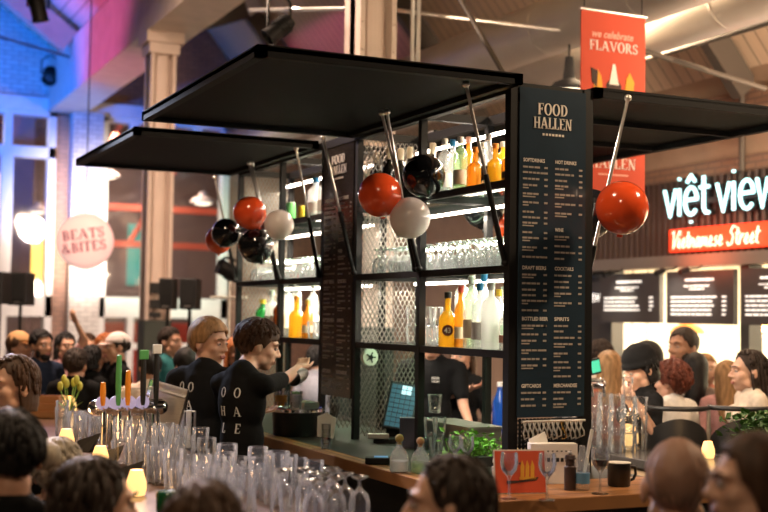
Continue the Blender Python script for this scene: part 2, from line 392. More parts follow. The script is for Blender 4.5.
# end wall at Y = 15 with two tall window openings; the pier stands proud between them
YE = 15.0
PX = [onY(x, 200, YE).x for x in (54, 68, 98, 228)]
wxs = [(-3.2, PX[0]), (PX[2]+0.03, PX[3])]
zs0, zs1, zt0, zt1 = 2.05, 4.25, 4.42, 4.92   # glass, transom panes
mb = MB()
mb.box((-8.8, YE, 4.98), (5.2, YE+0.35, 9.6))
mb.box((PX[0], YE, 0), (wxs[1][0], YE+0.35, 4.98)); mb.box((PX[3], YE, 0), (5.2, YE+0.35, 4.98)); mb.box((-8.8, YE, 0), (wxs[0][0], YE+0.35, 4.98))
struct(mb.build('wall_back', BRICKB))
struct(MB().box((PX[1], YE-0.3, 0), (PX[2], YE+0.02, 5.0)).build('trim_1', BRICKW))
tag(bpy.data.objects['trim_1'], 'bright whitewashed brick pier beside the round pink sign', None)
struct(MB().box((-8.8, YE-0.14, 4.98), (5.2, YE+0.02, 5.2)).build('trim_2', WHITE_P))
mb = MB().box((-8.8, YE-0.03, 5.2), (PX[1], YE, 7.6)); struct(mb.build('trim_3', BRICKW))
for n, (a, b) in enumerate(wxs, 1):
    wroot = struct(empty('window_%d' % n, (0, 0, 0)))
    fr = MB()
    W_ = 0.11
    for x in (a, b-W_): fr.box((x, YE-0.06, 0), (x+W_, YE+0.2, 4.98))
    for z0, z1 in ((zs1, zt0), (zt1, 4.98), (1.72, zs0), (0, 0.5), (1.2, 1.3)): fr.box((a, YE-0.06, z0), (b, YE+0.2, z1))
    fr.build('window_frame', WHITE_P, wroot)
    mul = MB(); k = 5 if n == 1 else 4; st = (b-a)/k
    for i in range(1, k):
        x = a+st*i; mul.box((x-0.05, YE-0.04, 0), (x+0.05, YE+0.16, zs0)); mul.box((x-0.06, YE-0.05, zt0), (x+0.06, YE+0.16, zt1))
    for i in ((2, 4) if n == 1 else (2,)):
        x = a+st*i; mul.box((x-0.09, YE-0.05, zs0), (x+0.09, YE+0.16, zs1))
    mul.build('mullion', WHITE_P, wroot)
    MB().box((a, YE+0.08, 0.5), (b, YE+0.1, zt1)).build('pane', PANE, wroot)
# right wall of the stall row (X = 5): boarded below, concrete and brick above
XR = 5.0
YS0, YS1 = -2.5, 6.35       # stall front
mb = MB(); mb.box((XR, -6, 3.2), (XR+0.3, YE, 4.3)); mb.box((XR, YS1+0.35, 0), (XR+0.3, YE, 3.2)); struct(mb.build('wall_right', CONC))
mb = MB(); mb.box((XR-0.02, -6, 3.2), (XR+0.01, YE, 3.38)); struct(mb.build('trim_4', BRICKR))
mb = MB(); mb.box((XR-0.03, -6, 3.82), (XR+0.01, YE, 4.0)); struct(mb.build('trim_5', BRICKR))
for k, y in enumerate((4.05,)):
    o = MB().cyl((XR-0.05, y, 2.6), (XR-0.05, y, 4.2), 0.03).build('downpipe', DARKSTEEL, smooth=True); tag(o, 'thin vertical pipe on the concrete wall right of the sign', 'pipe')
# corrugated stall fascia
mb = MB(); y = YS0
pts = []
while y < 7.2:
    pts += [(XR-0.03, y), (XR-0.03, y+0.045), (XR-0.07, y+0.055), (XR-0.07, y+0.085)]; y += 0.095
outer = pts + [(XR+0.02, y), (XR+0.02, YS0)]
mb.prism(outer, 2.44, 3.22)
CLAD = mat('brown_cladding', (0.085, 0.055, 0.045), 0.55, 0.1)
struct(mb.build('trim_6', CLAD))
GREYB = mat('grey_beam', (0.16, 0.14, 0.125), 0.5)
struct(MB().box((XR-0.22, YS0, 2.33), (XR+0.02, 7.2, 2.45)).build('trim_7', GREYB))
# stall opening: posts, counter, kitchen behind
KIT = mat('kitchen_wall_tile', (0.85, 0.80, 0.70), 0.4)
mb = MB(); mb.box((XR+2.0, YS0, 0), (XR+2.1, YS1+0.6, 2.6)); mb.box((XR, YS0, 2.6), (XR+2.1, YS1+0.6, 2.7)); mb.box((XR+0.3, YS1+0.35, 0), (XR+2.1, YS1+0.6, 2.6)); mb.box((XR+0.02, YS0-0.1, 0), (XR+2.1, YS0, 2.6))
struct(mb.build('wall_kitchen', KIT))
STALLDARK = mat('stall_dark_panel', (0.035, 0.033, 0.032), 0.5)
mb = MB(); mb.box((XR-0.06, YS0, 0), (XR+0.05, YS1+0.3, 1.05)); struct(mb.build('trim_8', STALLDARK))
tmb = MB(); tmb.box((XR-0.35, YS0+0.15, 1.05), (XR+0.35, 5.75, 1.10)); tag(tmb.build('stall_counter', DARKTOP), 'dark serving counter of the street food stall', 'counter')
for k, y in enumerate([onX(616, 330, XR).y, onX(753, 330, XR).y]):
    struct(MB().box((XR-0.1, y-0.06, 0), (XR+0.06, y+0.06, 2.35)).build('trim_%d' % (9+k), STALLDARK))
mb = MB(); mb.box((XR-0.04, onX(614, 330, XR).y, 0), (XR+0.05, 7.2, 2.35)); struct(mb.build('trim_11', STALLDARK))
light('kitchen_lamp', 'AREA', (XR+0.9, 4.6, 2.55), 420, (1.0, 0.82, 0.55), 1.4, (XR+1.4, 4.6, 0))
light('kitchen_lamp_side', 'AREA', (XR+0.9, 2.4, 2.55), 260, (1.0, 0.82, 0.55), 1.2, (XR+1.4, 2.4, 0))
# roof: two gables that meet over the row of columns
def roof(name, pts, mt, th=0.12):
    P = [V(p) for p in pts]; n = (P[1]-P[0]).cross(P[2]-P[0]).normalized()
    if n.z < 0: n = -n
    return struct(MB().sheet(P, n, th).build(name, mt))
VX, VZ = 0.62, 5.82
roof('ceiling', [(VX, -6, VZ), (VX, YE+0.2, VZ), (2.9, YE+0.2, 6.7), (2.9, -6, 6.7)], PLANKY)
roof('ceiling_aisle', [(2.9, -6, 6.7), (2.9, YE+0.2, 6.7), (5.3, YE+0.2, 3.85), (5.3, -6, 3.85)], PLANKY)
roof('ceiling_nave', [(VX, -6, VZ), (VX, YE+0.2, VZ), (-4.6, YE+0.2, 9.7), (-4.6, -6, 9.7)], PLANK)
roof('ceiling_nave_left', [(-4.6, -6, 9.7), (-4.6, YE+0.2, 9.7), (-9, YE+0.2, 5.6), (-9, -6, 5.6)], PLANK)
o = MB().box((VX-0.28, -6, 4.98), (VX+0.28, YE, 5.80)).build('valley_beam', TIMBER); tag(o, 'long pale boxed beam running over the row of columns to the far pier', 'beam')
def beam(name, a, b, wd, ht, mt, label, cat='beam'):
    a, b = V(a), V(b); x, y, d = frame(b-a); L_ = (b-a).length
    m = M.Identity(4)
    for i in range(3): m[i][0] = x[i]; m[i][1] = y[i]; m[i][2] = d[i]; m[i][3] = a[i]
    o = MB().cbox((0, 0, L_/2), (wd, ht, L_), m).build(name, mt); tag(o, label, cat); return o
for yy, wh in ((8.75, 'at the slim column with the stickers'), (13.0, 'closest to the blue end wall')):
    beam('roof_rafter', (0.3, yy, 5.72), (-4.4, yy, 9.2), 0.2, 0.34, SALMON_LIT, 'salmon lit sloping rafter '+wh)
    o = MB().tube([(0.3, yy-0.05, 5.5), (-4.0, yy-0.05, 6.3)], 0.022).build('tie_rod', DARKSTEEL, smooth=True); tag(o, 'thin tie rod crossing below the rafter '+wh, 'rod')
for k, (x, z) in enumerate(((-0.9, 6.62), (-2.2, 7.55))):
    o = MB().box((x-0.09, -4, z-0.16), (x+0.09, YE, z)).build('purlin', TIMBER)
    tag(o, ('lower' if k == 0 else 'upper')+' purlin under the pink lit roof boards', 'beam')
for k, yy in enumerate((4.0, 8.6, 12.6)):
    wh = ('above the neon sign', 'past the corner of the stall', 'deep in the hall near the end wall')[k]
    beam('steel_rafter', (4.95, yy, 3.98), (2.95, yy, 6.36), 0.12, 0.26, DARKSTEEL, 'dark sloping steel rafter '+wh)
    beam('steel_rafter', (0.95, yy, 5.7), (2.85, yy, 6.42), 0.12, 0.26, DARKSTEEL, 'dark steel rafter falling to the columns '+wh)
# tie rods of the aisle truss, with a turnbuckle
def rod(name, pts, r, mt, label, cat='rod', buckle=None):
    root = MB().tube(pts, r).build(name, mt, smooth=True); tag(root, label, cat)
    if buckle is not None:
        a, b = V(pts[0]), V(pts[-1]); c = a.lerp(b, buckle); d = (b-a).normalized(); x, y, _ = frame(d)
        m2 = MB()
        for sx in (-1, 1): m2.tube([c-d*0.16, c-d*0.1+x*0.04*sx, c+d*0.1+x*0.04*sx, c+d*0.16], 0.012)
        m2.build('turnbuckle', mt, root, smooth=True)
    return root
rod('tie_rod', [at(600, 37, 9.4), at(766, 89, 9.5)], 0.022, DARKSTEEL, 'dark tie rod with a turnbuckle behind the orange hanging banner', buckle=0.54)
rod('conduit_pipe', [onX(590, 76, 3.55), onX(800, 14, 3.55)], 0.022, DARKSTEEL, 'dark conduit pipe under the roof boards right of the banner', 'pipe')
rod('tie_rod', [at(353, 5, 9.3), at(592, 34, 10.6)], 0.017, SILVER, 'pale thin rod under the two round air ducts')
rod('tie_rod', [at(250, 10, 11.0), at(372, 8, 9.4)], 0.017, SILVER, 'pale rod reaching the big riveted column from the left', buckle=0.4)
rod('hanger_rod', [at(455, -10, 10.0), at(506, 78, 9.0)], 0.02, DARKSTEEL, 'slanted thin hanger rod crossing the upper air duct')
rod('hanger_rod', [at(412, 62, 9.2), at(413, -10, 9.2)], 0.018, SILVER, 'vertical hanger rod right beside the riveted column')
rod('hanger_rod', [at(418, 62, 9.2), at(419, -10, 9.2)], 0.018, SILVER, 'second vertical hanger rod from the riveted column')
# ducts
DUCT = mat('galvanised_duct', (0.60, 0.56, 0.50), 0.42, 0.35, 0.06, 2)
def duct(x, z, r, y0, y1, label):
    root = MB().cyl((x, y0, z), (x, y1, z), r, n=32).build('air_duct', DUCT, smooth=True); tag(root, label, 'duct')
    y = y0+1.0
    while y < y1:
        MB().lathe([(r, -0.02), (r+0.004, -0.012), (r+0.004, 0.012), (r, 0.02)], n=32, mtx=M.Translation((x, y, z)) @ M.Rotation(pi/2, 4, 'X')).build('duct_seam', DUCT, root, smooth=True); y += 1.4
duct(2.9, onX(510, 42, 2.9).z, 0.25, -1.0, 14.9, 'upper round galvanised air duct left of the orange banner')
duct(3.75, onX(545, 66, 3.75).z+0.04, 0.26, -1.0, 14.9, 'thick round air duct passing behind the orange hanging banner')
# iron columns
COLW = mat('cream_iron', (0.62, 0.50, 0.43), 0.5, 0, 0.06, 4)
COLD = mat('dark_green_iron', (0.025, 0.035, 0.03), 0.5)
def column(x, y, label, hw):
    root = empty('iron_column', (x, y, 0), label, 'column')
    mb = MB(); mb.box((-hw, -0.05, 1.72), (hw, 0.05, 4.98)); mb.box((-hw, -hw, 1.72), (-hw+0.04, hw, 4.98)); mb.box((hw-0.04, -hw, 1.72), (hw, hw, 4.98))
    mb.cyl((0, 0, 1.72), (0, 0, 4.98), hw*0.72, n=20)
    mb.build('shaft', COLW, root)
    mb = MB(); mb.box((-hw-0.01, -hw-0.01, 0), (hw+0.01, hw+0.01, 1.72)); mb.build('painted_base', COLD, root)
    mb = MB(); mb.box((-hw-0.07, -hw-0.07, 4.86), (hw+0.07, hw+0.07, 4.98)); mb.box((-hw-0.03, -hw-0.03, 4.74), (hw+0.03, hw+0.03, 4.86)); mb.build('capital', COLW, root)
    mb = MB()
    for z in range(14):
        for sx in (-1, 1): mb.ell((sx*(hw-0.02), -hw, 1.9+z*0.21), 0.012, None, 8, 6)
    mb.build('rivet', COLW, root, smooth=True)
    return root
c1 = column(0.55, 8.72, 'slim pale iron column between the tall windows, stickers at its foot', 0.145)
mb = MB()
for k, (z, h, c) in enumerate(((2.02, 0.12, 0), (1.85, 0.1, 0), (1.75, 0.06, 0))): mb.box((-0.1, -0.2, z), (0.02, -0.15, z+h))
mb.build('sticker', BLACKM, c1)
column(0.80, 3.45, 'big riveted iron column rising behind the bar shelving', 0.15)
# ---------------------------------------------------------------- the room seen through the end windows
BACKW = mat('back_room_wall', (0.10, 0.075, 0.07), 0.8)
struct(MB().box((-6, 20.8, 0), (6, 21, 6)).build('wall_back_room', BACKW))
struct(MB().box((-6, 15.4, -0.1), (6, 21, 0)).build('floor_back_room', FLOOR))
struct(MB().box((-6, 15.4, 5.6), (6, 21, 5.75)).build('ceiling_back_room', BACKW))
RED = mat('red_steel', (0.55, 0.12, 0.07), 0.5); TEAL = mat('teal_panel', (0.02, 0.33, 0.30), 0.6); GREYP = mat('grey_pillar_paint', (0.42, 0.37, 0.36), 0.7); REDP = mat('red_panel', (0.62, 0.07, 0.04), 0.6)
for k, z in enumerate((3.05, 3.75)):
    o = MB().box((0.9, 18.2, z), (4.5, 18.35, z+0.12)).build('steel_beam', RED); tag(o, ('lower' if k == 0 else 'upper')+' orange red steel beam behind the window glass', 'beam')
for k, (x0, x1) in enumerate(((1.2, 2.4), (2.5, 4.0))):
    o = MB().tube([(x0, 18.4, 3.1), (x1, 18.4, 5.62)], 0.05).build('steel_brace', RED, smooth=True); tag(o, ('left' if k == 0 else 'right')+' slanted red brace behind the window glass', 'beam')
p = onY(137, 250, 20.75); o = MB().box((p.x-0.2, 20.74, p.z-0.75), (p.x+0.3, 20.8, p.z+0.55)).build('hanging_banner', TEAL); tag(o, 'teal hanging cloth seen through the window beside the slim column', 'banner')
p = onY(17, 240, 17.5); o = MB().box((p.x-0.2, 17.4, 0), (p.x+0.24, 17.8, 5.6)).build('grey_pillar', GREYP); tag(o, 'wide grey pillar behind the leftmost window', 'pillar')
p = onY(37, 297, 20.75); o = MB().box((p.x-0.19, 20.74, p.z-0.27), (p.x+0.19, 20.8, p.z+0.27)).build('poster', REDP); tag(o, 'small red poster behind the leftmost window', 'poster')
o = MB().box((1.6, 16.6, 0), (4.6, 16.75, 1.62)).build('red_partition', REDP); tag(o, 'low red partition behind the speakers', 'partition')
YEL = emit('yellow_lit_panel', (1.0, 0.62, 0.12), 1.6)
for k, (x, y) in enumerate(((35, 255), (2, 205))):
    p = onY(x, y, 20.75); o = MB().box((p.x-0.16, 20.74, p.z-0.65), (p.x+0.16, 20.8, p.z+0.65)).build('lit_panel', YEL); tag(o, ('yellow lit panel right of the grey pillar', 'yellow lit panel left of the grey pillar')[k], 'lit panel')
# lamps behind the glass and in the hall: enamel shades
ENAMEL = mat('white_enamel', (0.75, 0.72, 0.66), 0.35); BULB = emit('warm_bulb', (1.0, 0.82, 0.58), 2.5)
def pendant(c, r, label, drop=1.2, mt=None):
    root = empty('pendant_lamp', c, label, 'lamp', 'enamel pendant lamps')
    MB().lathe([(r*0.98, -0.02), (r, 0.0), (r*0.75, r*0.28), (r*0.34, r*0.45), (r*0.3, r*0.75), (0.01, r*0.8)], n=24).build('lamp_shade', mt or ENAMEL, root, smooth=True)
    MB().ell((0, 0, -0.01), (r*0.72, r*0.72, r*0.22)).build('bulb', BULB, root, smooth=True)
    MB().cyl((0, 0, r*0.8), (0, 0, drop), 0.01, n=8).build('cord', BLACKM, root)
    return root
for x, y, Y, r, lb in ((108, 176, 17.2, 0.22, 'white pendant lamp right of the brick pier, behind glass'), (203, 202, 17.2, 0.24, 'white pendant lamp behind glass near the lower awning balloons'), (38, 211, 17.4, 0.2, 'white pendant lamp behind the leftmost window')):
    p = onY(x, y, Y); pendant(p, r, lb, 5.55-p.z)
p = at(569, 88, 10.5); pr = pendant(p, 0.17, 'black hanging lamp just left of the orange banner', 0.95, BLACKM)
MB().cyl((0, 0, 0.1), (0, 0, 0.27), 0.055, 0.035, n=16).build('lamp_socket', BLACKM, pr, smooth=True)
light('back_room_lamp', 'AREA', (2.4, 18.0, 5.2), 330, (1.0, 0.62, 0.46), 1.2, (2.4, 18.6, 0))
light('back_room_lamp_left', 'AREA', (-0.8, 19.6, 5.2), 230, (1.0, 0.78, 0.6), 1.2, (-0.6, 18.6, 0))
# beats & bites sign
p = at(85, 241, 14.0)
root = empty('round_sign', p, 'round pale pink sign with two lines of red lettering', 'sign'); root.rotation_euler = (0, 0, -rad(22))
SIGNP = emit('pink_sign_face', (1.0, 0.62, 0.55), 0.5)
mt_ = M.Rotation(pi/2, 4, 'X')
MB().lathe([(0.0, 0.10), (0.16, 0.09), (0.26, 0.06), (0.315, 0.02), (0.325, -0.02), (0.31, -0.06), (0.0, -0.07)], n=40, mtx=mt_).build('sign_body', SIGNP, root, smooth=True)
mb = MB(); fm = face_mtx((0, -0.105, 0), (1, 0, 0.14), (-0.14, 0, 1))
serif(mb, 'BEATS', 0.112, fm, 0.01, 0.02, align='C', sx=1.05); serif(mb, '&BITES', 0.112, fm, 0, -0.125, align='C', sx=1.02)
mb.build('lettering', mat('sign_red', (0.30, 0.01, 0.06), 0.6), root)
MB().cyl((0, 0, 0.32), (0, 0, 5.2-p.z+0.6), 0.008, n=6).build('hanging_wire', BLACKM, root)
# speakers on stands, at the far left and by the slim column
SPK = mat('speaker_black', (0.012, 0.012, 0.013), 0.6)
def speaker(px, py, Z, wpx, hpx, label, slabel):
    p = at(px, py, Z); k = Z/FPX; wd, ht = wpx*k, hpx*k
    root = empty('loudspeaker', p, label, 'loudspeaker', rotz=-YAW)
    MB().box((-wd/2, -0.14, -ht/2), (wd/2, 0.2, ht/2)).build('cabinet', SPK, root, bevel=0.01)
    MB().box((-wd/2+0.015, -0.155, -ht/2+0.06), (wd/2-0.015, -0.138, ht/2-0.015)).build('grille', perforated('speaker_grille', (0.02, 0.02, 0.02), 0.012, 0.3, 'xz'), root)
    MB().box((-0.03, -0.158, -ht/2+0.025), (0.03, -0.138, -ht/2+0.04)).build('badge', STEEL, root)
    st = empty('speaker_stand', (p.x, p.y, 0), slabel, 'stand', rotz=-YAW)
    zt = p.z-ht/2
    MB().cyl((0, 0, 0.7), (0, 0, zt), 0.018, n=12).build('pole', BLACK, st, smooth=True)
    MB().cyl((0, 0, 0.75), (0, 0, 0.95), 0.03, n=12).build('collar', BLACK, st, smooth=True)
    for a in (90, 210, 330): MB().tube([(0, 0, 0.9), (0.26*cos(rad(a)), 0.26*sin(rad(a)), 0.015)], 0.013).build('leg', BLACK, st, smooth=True)
speaker(21, 289, 13.2, 18, 33, 'black loudspeaker on a stand left of the pink round sign', 'tripod stand carrying the loudspeaker left of the pink sign')
speaker(0, 288, 12.6, 12, 32, 'black loudspeaker cut off by the frame beside its twin', 'tripod stand under the loudspeaker at the frame edge')
speaker(190, 294, 12.2, 17, 31, 'black loudspeaker right of the slim column, before the red glow', 'tripod stand before the red partition')
speaker(168, 294, 13.0, 14, 31, 'narrow black loudspeaker close against the slim column', 'tripod stand close to the slim column')
# stage lamps: one on the rafter, one above the awning, one on a stand beside the shelving
def stage_lamp(p, d, L_, r, label, yoke=0.2):
    root = empty('stage_lamp', p, label, 'stage lamp'); q = V(d).to_track_quat('Z', 'Y').to_matrix().to_4x4()
    MB().lathe([(r*0.8, -L_/2), (r, -L_*0.3), (r, L_*0.35), (r*1.15, L_/2), (r*1.02, L_/2), (r*0.9, L_*0.3)], n=20, mtx=q).build('lamp_body', BLACK, root, smooth=True)
    mb = MB()
    for i in range(4): mb.lathe([(r*1.12, -L_*0.3+i*L_*0.1), (r*1.12, -L_*0.27+i*L_*0.1)], n=20, mtx=q)
    mb.build('cooling_rib', BLACK, root)
    MB().tube([V((-r*1.3, 0, 0)), V((-r*1.3, 0, yoke*0.7)), V((-r*0.4, 0, yoke)), V((r*0.4, 0, yoke)), V((r*1.3, 0, yoke*0.7)), V((r*1.3, 0, 0))], 0.012).build('yoke', BLACK, root, smooth=True)
    MB().lathe([(r*0.86, L_*0.28), (r*0.86, L_*0.3)], n=20, mtx=q).build('lens', mat('lamp_lens', (0.35, 0.33, 0.3), 0.1, 0, spec=1.0), root)
    return root
stage_lamp(at(38, 8, 13.2), (0.25, 0.1, -1), 0.3, 0.085, 'black stage lamp clamped under the salmon lit rafter', 0.4)
stage_lamp(at(279, 29, 9.5), (-0.75, 0.1, -0.7), 0.24, 0.07, 'black stage lamp hanging just above the nearest awning', 0.3)
sl_ = stage_lamp(at(228, 271, 11.2), (-0.8, 0.0, 0.45), 0.2, 0.07, 'small black stage lamp beside the far end of the shelving', 0.12)
MB().cyl((0.02, 0.02, -sl_.location.z), (0.02, 0.02, -0.05), 0.016, n=10).cyl((-0.16, 0.02, -0.24), (0.2, 0.02, -0.24), 0.014, n=10).build('lamp_stand', SILVER, sl_, smooth=True)
stage_lamp(at(50, 75, 19.0), (-0.2, -0.6, -0.6), 0.28, 0.10, 'dark lamp fixed on the blue brick wall', 0.3)
# right side: neon sign, cinema style menu boards, banner
def letter_strokes(ch):
    A = lambda cx, cy, rx, ry, a0, a1, n=14: [(cx+rx*cos(rad(a0+(a1-a0)*k/n)), cy+ry*sin(rad(a0+(a1-a0)*k/n))) for k in range(n+1)]
    return {'v': ([[(0.04, 1), (0.36, 0), (0.68, 1)]], .72), 'i': ([[(0.08, 0), (0.08, 1)], [(0.08, 1.32), (0.08, 1.4)]], .24),
            'e': ([[(0.06, .55), (.74, .55)] + A(.40, .5, .34, .5, 6, 318)], .8), '\u1ec7': ([[(0.06, .55), (.74, .55)] + A(.40, .5, .34, .5, 6, 318), [(.18, 1.2), (.4, 1.45), (.62, 1.2)], [(.4, -.3), (.4, -.24)]], .8),
            't': ([[(.2, 1.35), (.2, .2), (.3, .02), (.48, .02)], [(0, .95), (.48, .95)]], .56), 'w': ([[(0, 1), (.26, 0), (.5, .95), (.74, 0), (1, 1)]], 1.08), ' ': ([], .12)}[ch]
CYAN = emit('cyan_white_sign', (0.50, 0.97, 1.0), 2.2)
sg = empty('neon_sign', (XR-0.16, onX(664, 217, XR-0.16).y, onX(668, 217, XR-0.16).z), 'glowing white cyan lettering of the noodle stall on the brown cladding', 'sign')
h = 0.27; SX = 1.0; xc = 0.0; fm = face_mtx((0, 0, 0), (0, -1, 0), (0, 0, 1))
boxm = MB()
for ch in 'vi\u1ec7t view':
    st_, adv = letter_strokes(ch)
    if st_:
        mb = MB()
        for s_ in st_:
            pp = [fm @ V((xc+a*h*SX, b*h, 0)) for a, b in s_]
            mb.tube(pp, 0.0165, 8)
        mb.build('letter', CYAN, sg, smooth=True)
        mb = MB()
        for s_ in st_:
            mb.tube([fm @ V((xc+a*h*SX, b*h, -0.055)) for a, b in s_], 0.028, 8)
        mb.build('letter_back', BLACKM, sg, smooth=True)
    xc += (adv+0.10)*h*SX
MB().box((0.02, -1.75, 0.10), (0.07, 0.02, 0.15)).build('sign_rail', BLACKM, sg)
MB().box((0.07, -1.5, 0.10), (0.13, -1.44, 0.14)).build('bracket', BLACKM, sg)
NEON = emit('neon_tube', (1.0, 0.62, 0.42), 2.6)
ns = empty('neon_sign', (XR-0.12, onX(671, 250, XR-0.12).y, 2.525), 'red backed sign with handwritten white neon script', 'sign')
MB().box((0.0, -2.3, -0.035), (0.04, 0.03, 0.195)).build('backing_panel', emit('red_sign_panel', (1.0, 0.06, 0.015), 0.75), ns)
CUR = {'V': ([[(0, 1.3), (.15, 1.5), (.3, .0), (.75, 1.5), (.9, 1.35)]], .62), 'i': ([[(0, .1), (.15, .8), (.15, .1), (.3, 0)], [(.18, 1.1), (.2, 1.16)]], .3), 'e': ([[(0, .2), (.35, .5), (.2, .85), (.06, .4), (.2, 0), (.45, .15)]], .42),
       't': ([[(.1, 1.35), (.1, .15), (.3, 0)], [(-.05, .9), (.35, .95)]], .3), 'n': ([[(0, 0), (.03, .8), (.05, .3), (.25, .8), (.35, .6), (.35, .1), (.45, 0)]], .45), 'a': ([[(.4, .7), (.2, .85), (.03, .4), (.15, 0), (.38, .4), (.4, .8), (.42, .1), (.52, 0)]], .5),
       'm': ([[(0, 0), (.03, .8), (.05, .3), (.2, .8), (.28, .1), (.32, .5), (.46, .8), (.54, .1), (.64, 0)]], .62), 's': ([[(.3, .8), (.08, .65), (.32, .3), (.2, 0), (0, .12)]], .36), 'S': ([[(.6, 1.4), (.35, 1.55), (.15, 1.1), (.45, .7), (.4, .1), (.1, -.05), (-.05, .25)]], .62),
       'r': ([[(0, 0), (.04, .8), (.08, .5), (.3, .85)]], .32), ' ': ([], .34)}
fm = face_mtx((-0.03, 0, 0), (0, -1, 0), (0, 0, 1)); xc = 0.03; hh = 0.115; tb = MB()
for ch in 'Vietnamese Street':
    st_, adv = CUR[ch]
    for s_ in st_: tb.tube([fm @ V((xc+(a+b*0.15)*hh*1.28, 0.0+b*hh, 0)) for a, b in s_], 0.0068, 6)
    xc += (adv+0.09)*hh*1.28
tb.build('neon_tube', NEON, ns, smooth=True)
light('neon_glow', 'AREA', (XR-0.45, 4.4, 2.55), 5, (1.0, 0.15, 0.05), 0.6, (XR, 4.4, 2.6))
# menu boards over the stall
BOARD = mat('charcoal_board', (0.045, 0.04, 0.04), 0.5); INK = emit('board_writing', (1.0, 0.95, 0.88), 0.9)
def stall_board(px0, px1, label, rows, seed):
    y0, y1 = onX(px0, 300, XR).y, onX(px1, 300, XR).y
    root = empty('menu_board', (XR-0.2, (y0+y1)/2, 1.77), label, 'menu board', 'menu boards over the stall counter'); hw = (y0-y1)/2-0.02
    MB().box((0, -hw, 0), (0.05, hw, 0.52)).build('board', BOARD, root)
    fm = face_mtx((-0.004, hw, 0), (0, -1, 0), (0, 0, 1)); r = random.Random(seed); mb = MB(); W_ = hw*2
    def words(x0, x1, z, hgt):
        x = x0
        while x < x1-0.02:
            l = min(r.uniform(0.03, 0.09), x1-x); mb.prism(rect(x, z, x+l, z+hgt), 0, 0.003, fm); x += l+0.014
    words(W_*0.30, W_*0.72, 0.42, 0.022); words(W_*0.28, W_*0.66, 0.365, 0.012); words(W_*0.36, W_*0.58, 0.335, 0.012)
    for k in range(rows):
        z = 0.255-k*0.042; words(W_*0.08, W_*r.uniform(0.62, 0.76), z, 0.016); words(W_*0.84, W_*0.9, z, 0.016)
    mb.build('lettering', INK, root)
stall_board(614, 677, 'left lit menu board with four price lines over the stall', 4, 1)
stall_board(681, 752, 'wide middle menu board with five price lines over the stall', 5, 2)
stall_board(756, 830, 'menu board cut off at the picture edge beside the dark post', 5, 3)
sb = empty('menu_board', (XR-0.07, onX(598, 300, XR).y, 1.86), 'small dark board with white letters half hidden by the bar menu', 'menu board')
MB().box((0, -0.2, 0), (0.03, 0.32, 0.36)).build('board', BOARD, sb)
mb = MB(); fm = face_mtx((-0.003, -0.02, 0.12), (0, -1, 0), (0, 0, 1)); sans(mb, 'VIEW', 0.09, face_mtx((-0.003, 0.12, 0.14), (0, -1, 0), (0, 0, 1)), width=0.27); mb.build('lettering', INK, sb)
for k, (px, lb) in enumerate(((636, 'over the left stall menu board'), (690, 'left one over the wide middle menu board'), (715, 'right one over the wide middle menu board'))):
    y = onX(px, 276, XR).y
    root = empty('picture_light', (XR-0.26, y, 2.33), 'small dark spot lamp '+lb, 'lamp')
    MB().cyl((-0.02, 0.06, -0.03), (-0.12, 0.06, -0.06), 0.03, n=12).build('lamp_head', BLACK, root, smooth=True)
    MB().tube([(-0.02, 0.06, -0.03), (-0.03, -0.12, -0.02), (0.0, -0.12, 0.0)], 0.009).build('arm', BLACK, root, smooth=True)
    light('board_spot', 'SPOT', (XR-0.55, y, 2.24), 9, (1, 0.9, 0.75), 0.02, (XR-0.15, y, 1.98), 80, 0.9)
COPPER = mat('copper_shade', (0.85, 0.38, 0.12), 0.3, 0.8)
for k, px in enumerate((687, 762)):
    p = onX(px, 332, XR+0.9); pendant((p.x, p.y, p.z), 0.2, ('copper lamp hanging in the kitchen behind the standing man', 'copper lamp hanging in the kitchen at the picture edge')[k], 2.58-p.z, COPPER)
for k, (px, hz) in enumerate(((633, .5), (648, .42))):
    p = onX(px, 326, XR+0.5); o = MB().tube([(p.x, p.y, 2.58), (p.x, p.y+0.02, p.z-0.3)], 0.006).build('ceiling_cable', BLACKM, smooth=True); tag(o, ('left' if k == 0 else 'right')+' thin cord hanging in the stall opening', 'cord')
for k in range(6):
    y = 5.5-k*0.42; o = MB().lathe([(0.09, 0), (0.11, 0.02), (0.11, 0.24), (0.1, 0.26)], (XR+1.7, y, 1.1)).build('steel_pot', STEEL, smooth=True); tag(o, 'steel pot on the back shelf of the bright kitchen', 'pot', 'pots in the stall kitchen')
o = MB().box((XR+1.5, 2.5, 1.05), (XR+2.0, 5.8, 1.1)).build('kitchen_shelf', STEEL); tag(o, 'steel back shelf of the bright stall kitchen', 'shelf')
# orange banner hung from the roof
ORANGE = mat('banner_orange', (0.56, 0.07, 0.03), 0.7); WLET = mat('white_print', (0.85, 0.80, 0.76), 0.7); PALEL = mat('pale_print', (0.80, 0.42, 0.34), 0.7)
BY = 2.3; b0, b1 = onY(581, 8, BY), onY(645, 17, BY); bz0 = onY(590, 212, BY).z
bn = empty('hanging_banner', ((b0.x+b1.x)/2, BY, b0.z), 'orange banner with white lettering hanging above the right awning', 'banner'); bw = (b1.x-b0.x)/2; bh = b0.z-bz0
MB().box((-bw, -0.006, -bh), (bw, 0.006, 0)).build('cloth', ORANGE, bn)
MB().cyl((-bw-0.01, 0, 0), (bw+0.01, 0, 0), 0.014, n=10).build('top_bar', SILVER, bn, smooth=True)
fm = face_mtx((0, -0.008, 0), (1, 0, 0), (0, 0, 1))
mb = MB(); serif(mb, 'FLAVORS', 0.072, fm, 0.0, -0.29); serif(mb, 'FOOD', 0.08, fm, 0, -1.04); serif(mb, 'HALLEN', 0.08, fm, 0, -1.14); mb.build('lettering', WLET, bn)
